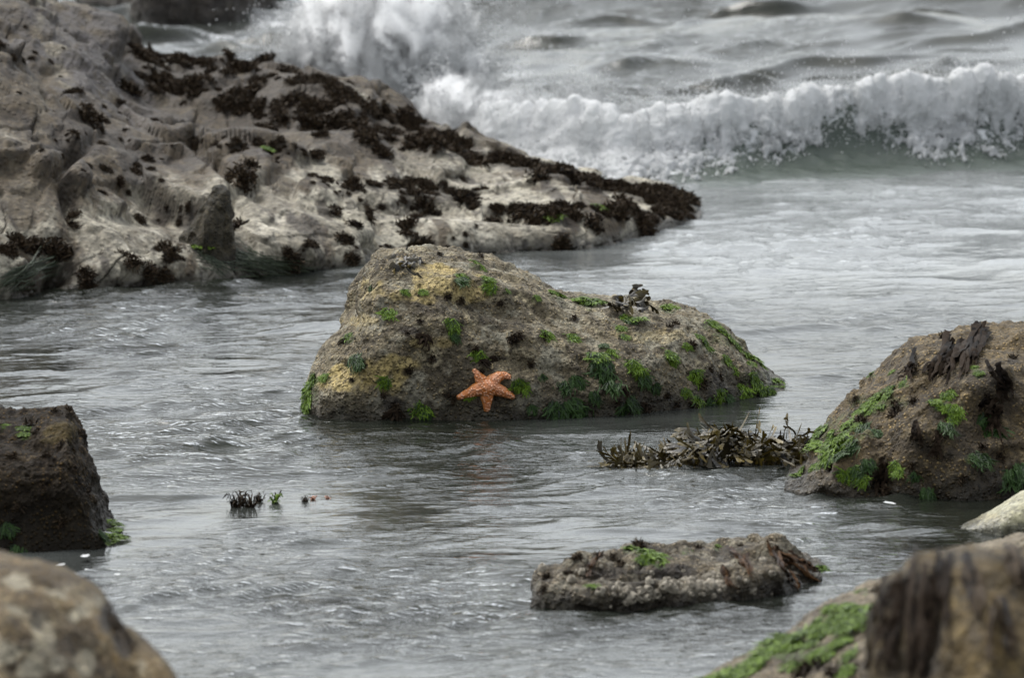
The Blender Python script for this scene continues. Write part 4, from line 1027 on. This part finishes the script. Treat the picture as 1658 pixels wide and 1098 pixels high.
CR = np.array([(660, 205), (740, 190), (800, 172), (870, 160), (930, 150), (1000, 186), (1060, 170), (1120, 152), (1200, 148), (1260, 150), (1330, 134), (1400, 122), (1480, 116), (1560, 108), (1660, 106), (1800, 112), (2100, 140), (2500, 200)], float)
BS = np.array([(660, 262), (800, 290), (1000, 306), (1200, 302), (1400, 292), (1660, 280), (2100, 268), (2500, 262)], float)
nu, nv = 1100, 150
ug = np.linspace(660, 2500, nu)
def wave_surface(f0, f1, nv, off):
    """f in 0..1 climbs the face, 1..2 goes down the back"""
    f = np.linspace(f0, f1, nv)[:, None]
    vb = np.interp(ug, BS[:, 0], BS[:, 1]); vcr = np.interp(ug, CR[:, 0], CR[:, 1]) + 14
    Yb = G(ug, vb)[1]; wid = 0.8; Yc = Yb + wid
    zc = np.maximum(W(ug, vcr + 13 * noise2(ug / 60.0, 0 * ug, 71) + 4 * noise2(ug / 17.0, 0 * ug + 3, 72), Yc)[2], 0.03) * sstep(640, 760, ug)
    fa = np.clip(f, 0, 1); fb = np.clip(f - 1, 0, 1)
    zz = np.where(f <= 1, zc * fa ** 1.9, zc * (1 - fb) ** 1.4) - 0.03 * (fa < 0.05) - 0.05 * fb ** 3
    yy = np.where(f <= 1, Yb + wid * fa - 0.5 * zc * sstep(0.55, 1.0, fa), Yc - 0.5 * zc * (1 - sstep(0, 0.3, fb)) + 1.7 * fb)
    xx = ((ug - 829) / FPX)[None] * (yy * CP - (zz - H) * SP)
    P = np.stack([xx, yy + 0 * xx, zz + 0 * xx], 2).reshape(-1, 3)
    N = grid_normals(P, nv, nu)
    if N[(nv // 3) * nu + nu // 2, 1] > 0: N = -N
    return P, N, np.repeat(f, nu, 1).ravel(), np.tile(ug, nv)
P, N, ff, uu = wave_surface(0, 2, nv, 0)
P = P + N * (0.02 * fbm3(P, 2.5, 3, 5) + 0.006 * fbm3(P, 9, 2, 6))[:, None]
wave_o = (float(P[:, 0].mean()), 44.6, 0.0)
LE = ([660, 950, 1040, 1130, 1220, 1290, 1350, 1420, 1470, 1530, 1600, 1660, 2500], [0.0, 0.05, 0.2, 0.36, 0.54, 0.6, 0.8, 0.7, 0.48, 0.42, 0.5, 0.52, 0.5])
M_WAVE = water_mat('wave_water', (0.035, 0.05, 0.034), 0.15)
foamw = 0.45 * sstep(-0.3, 0.2, ff - np.interp(uu, LE[0], LE[1])) * (1 - 0.5 * sstep(1.1, 1.5, ff))
wave = put('breaking_wave', mesh_from('breaking_wave', P, gridF(nv, nu), M_WAVE, {'foam': foamw, 'milk': 0.12 + 0.3 * sstep(0.35, 0.0, ff), 'ruffle': np.full(len(P), 0.5)}, True, wave_o), None, wave_o,
           'curling breaker with a white foam crest rolling in across the upper right', 'wave')
# the foam crest: a thick ragged skin over the upper face and the lip
nv2 = 190
P, N, ff, uu = wave_surface(0.0, 1.35, nv2, 0)
low_edge = np.interp(uu, [660, 950, 1040, 1130, 1220, 1290, 1350, 1420, 1470, 1530, 1600, 1660, 2500], [0.0, 0.05, 0.2, 0.36, 0.54, 0.6, 0.8, 0.7, 0.48, 0.42, 0.5, 0.52, 0.5])
S = np.stack([uu / 60, ff * 2.2, 0 * uu], 1)
fing = fbm3(S * np.array([1.6, 0.5, 1]), 1.0, 4, 61)
holes = fbm3(P * np.array([1, 1, 0.5]), 20, 4, 62, 0.65)
msk = (ff - low_edge) * 2.4 + fing * 0.85 + holes * 1.15 * sstep(1.2, 0.5, ff)
back_edge = 1.22 + 0.12 * fbm3(S, 0.8, 3, 64)
thick = sstep(0.0, 0.9, msk) * sstep(0, 0.12, back_edge - ff)
lump = 0.5 + 0.6 * fbm3(P, 4, 4, 63, 0.55) + 0.12 * fbm3(P, 20, 3, 65)
Pf = P + N * ((0.008 + 0.05 * np.clip(lump, 0, 1.6)) * thick)[:, None] + np.array([0, 0, 1.0]) * (thick * 0.05 * sstep(0.8, 1, ff) * np.clip(fbm3(P, 8, 4, 66) + 0.3, 0, 1))[:, None]
F = gridF(nv2, nu); keep = ((msk > 0.0) & (ff < back_edge) & (ff > low_edge - 0.16))[F].all(1)
F = F[keep]; used = np.unique(F); re = np.full(len(P), -1); re[used] = np.arange(len(used))
put('foam_crest', mesh_from('foam_crest', Pf[used], re[F], M_FOAM, None, True, wave_o), wave)
dg = np.random.default_rng(3)
ix = dg.choice(used, 26000); ix2 = used[dg.integers(0, len(used), 120000)]; ix2 = ix2[(np.abs(msk[ix2]) < 0.22)][:30000]
Pd = np.concatenate([Pf[ix] + N[ix] * dg.exponential(0.02, (len(ix), 1)) + dg.normal(0, 0.012, (len(ix), 3)),
                     Pf[ix2] + dg.normal(0, 0.03, (len(ix2), 3)) + np.array([0, -0.03, -0.045]) * dg.exponential(1, (len(ix2), 1))])
cr = used[(ff[used] > 0.85) & (ff[used] < 1.1)]; ix3 = cr[dg.integers(0, len(cr), 6000)]
clst = np.clip(fbm3(Pf[ix3], 2.2, 3, 68), 0, 1)
Pd = np.concatenate([Pd, Pf[ix3] + np.stack([dg.normal(0, .02, len(ix3)), dg.normal(0, .04, len(ix3)), dg.exponential(1, len(ix3)) * (0.02 + 0.16 * clst)], 1)])
drops('spray', Pd, dg.uniform(0.0015, 0.005, len(Pd)), dg, wave, wave_o, kind='stuff')

# ------------------------------------------------------------------ splash against the ledge
def mist_mat(name, dens):
    b = NB(name)
    x = b.n('VectorMath', operation='LENGTH'); b.l(b.co, x.inputs[0])
    nz_ = b.noise(2.6, 8, 0.68, b.mapping((1.35, 1.0, 0.95), (0, R(-30), 0)), 0.7)
    d = b.math('SUBTRACT', b.math('ADD', b.math('SUBTRACT', 1.0, x.outputs['Value']), b.math('MULTIPLY', b.math('SUBTRACT', nz_, 0.5), 2.8)), 0.16)
    d = b.math('MULTIPLY', b.ramp(d, 0.0, 0.4), dens)
    v = b.n('VolumePrincipled'); v.inputs['Color'].default_value = (0.992, 0.992, 0.992, 1); v.inputs['Anisotropy'].default_value = 0.0
    b.l(d, v.inputs['Density']); b.l(v.outputs[0], b.out.inputs['Volume'])
    b.m.cycles.volume_step_rate = 0.35
    return b.m
MISTDIR = -1
M_MIST = mist_mat('spray_mist', 24.0)


def splash(name, label, lobes, g, n, Ycen, rmax=0.006, jets=()):
    """each lobe (u, v, ru, rv, density) is a puff of mist with droplets through and around it"""
    px = Ycen / FPX
    root = bpy.data.objects.new(name, None); COL.objects.link(root)
    org = np.array(W(lobes[0][0], lobes[0][1], Ycen)); org[2] = 0; root.location = org; root['label'] = label; root['category'] = 'wave'
    Pd = []; tot = sum(l[4] for l in lobes)
    th = np.linspace(0, math.pi, 20)[:, None]; ph = np.linspace(0, 2 * math.pi, 40)[None]
    D = np.stack([np.sin(th) * np.cos(ph), np.sin(th) * np.sin(ph), np.cos(th) + 0 * ph], 2).reshape(-1, 3)
    me = mesh_from('mist', D * 1.25, gridF(20, 40)[:, ::MISTDIR], M_MIST)
    for i, (u, v, ru, rv, dens) in enumerate(lobes):
        c = np.array(W(u, v, Ycen)) + np.array([0, (i % 3) * 0.05, 0]); k = int(n * dens / tot)
        q = g.normal(0, 1, (k, 3)) * 0.55; q *= np.array([ru * px, min(ru, rv) * px, rv * px])
        p = c + q
        Pd.append(p[fbm3(p, 6, 4, 9) > 0.1])
        if dens >= 1:
            put('mist', me, root, mw=Matrix.Translation(Vector(c - org)) @ Matrix.Rotation(g.uniform(-.3, .3), 4, 'Y') @ Matrix.Diagonal((ru * px, min(ru, rv) * px * 1.1, rv * px, 1)))
    for (u, v, au, av, k, wj) in jets:                # torn sheets and jets thrown from the foot of the splash
        for _ in range(k):
            c = np.array(W(u + g.normal(0, 22), v + g.normal(0, 8), Ycen + g.normal(0, .1))); n_ = int(g.integers(150, 420)); t = g.uniform(0, 1, n_) ** 0.8
            a = g.normal(0, wj); ln = g.uniform(0.5, 1.15)
            dx = (au * math.cos(a) - av * math.sin(a)) * px * ln; dz = (-av * math.cos(a) - au * math.sin(a)) * px * ln
            q = c + np.stack([dx * t, g.normal(0, .1) * t, dz * t - 0.25 * abs(dz) * t * t], 1) + g.normal(0, 1, (n_, 3)) * (0.006 + 0.03 * t)[:, None]
            Pd.append(q)
    P = np.concatenate(Pd); P = P[P[:, 2] > 0]
    drops('spray', P, g.uniform(0.0015, rmax, len(P)), g, root, tuple(org), kind='stuff')
    return root
splash('splash', 'tall white burst of spray where a wave hits the end of the ledge', [(610, 50, 150, 140, 3), (670, 125, 120, 75, 2), (590, -50, 110, 90, 1.5), (540, 80, 70, 70, 1.0), (735, 130, 80, 70, 1.2), (690, 60, 90, 80, 1.0), (520, 95, 34, 34, .5), (740, 60, 40, 70, .5), (500, 60, 30, 40, .3)], np.random.default_rng(8), 100000, 46.3, jets=[(600, 150, -60, -160, 70, .5), (650, 150, 60, -170, 70, .5), (700, 175, 70, -90, 50, .6), (560, 130, -80, -70, 50, .5), (520, 110, -50, -30, 24, .5)])
splash('splash', 'churned white water between the tall spray burst and the breaker', [(790, 195, 90, 55, 2), (880, 205, 100, 50, 2), (930, 160, 16, 45, .5), (960, 225, 90, 45, 1.8), (730, 165, 60, 50, 1.0), (1010, 250, 90, 30, 1.0), (860, 240, 90, 30, 1.6), (800, 140, 40, 30, .4), (900, 150, 30, 24, .4)], np.random.default_rng(18), 80000, 45.3, jets=[(935, 200, 5, -90, 10, .18), (800, 200, 10, -60, 26, .7), (900, 215, 10, -55, 30, .8), (1010, 215, 10, -45, 20, .8)])

# floating flecks of foam
FL = []
for i in range(3):
    g = np.random.default_rng(50 + i); k1, k2 = 10, 24
    th = np.linspace(0, math.pi, k1)[:, None]; ph = np.linspace(0, 2 * math.pi, k2)[None]
    D = np.stack([np.sin(th) * np.cos(ph), np.sin(th) * np.sin(ph), np.cos(th) + 0 * ph], 2).reshape(-1, 3)
    FL.append(mesh_from('foam_fleck', D * (1 + 0.5 * fbm3(D * np.array([1, 1, 0]), 1.3, 3, i))[:, None] * np.array([0.026, 0.06, 0.0025]), gridF(k1, k2), M_FOAM))
for i, (u, v, s) in enumerate([(98, 920, .7), (138, 906, .8), (140, 928, .4), (190, 936, .5), (1440, 820, .9), (1405, 800, .4)]):
    x, y, z_ = G(u, v)
    put('foam_fleck', FL[i % 3], None, mw=Matrix.Translation((x, y, 0.012)) @ Matrix.Rotation(RND.uniform(-.4, .4), 4, 'Z') @ Matrix.Scale(s * 0.75, 4), label='small white fleck of foam floating on the water', cat='foam', group='flecks of foam on the water')
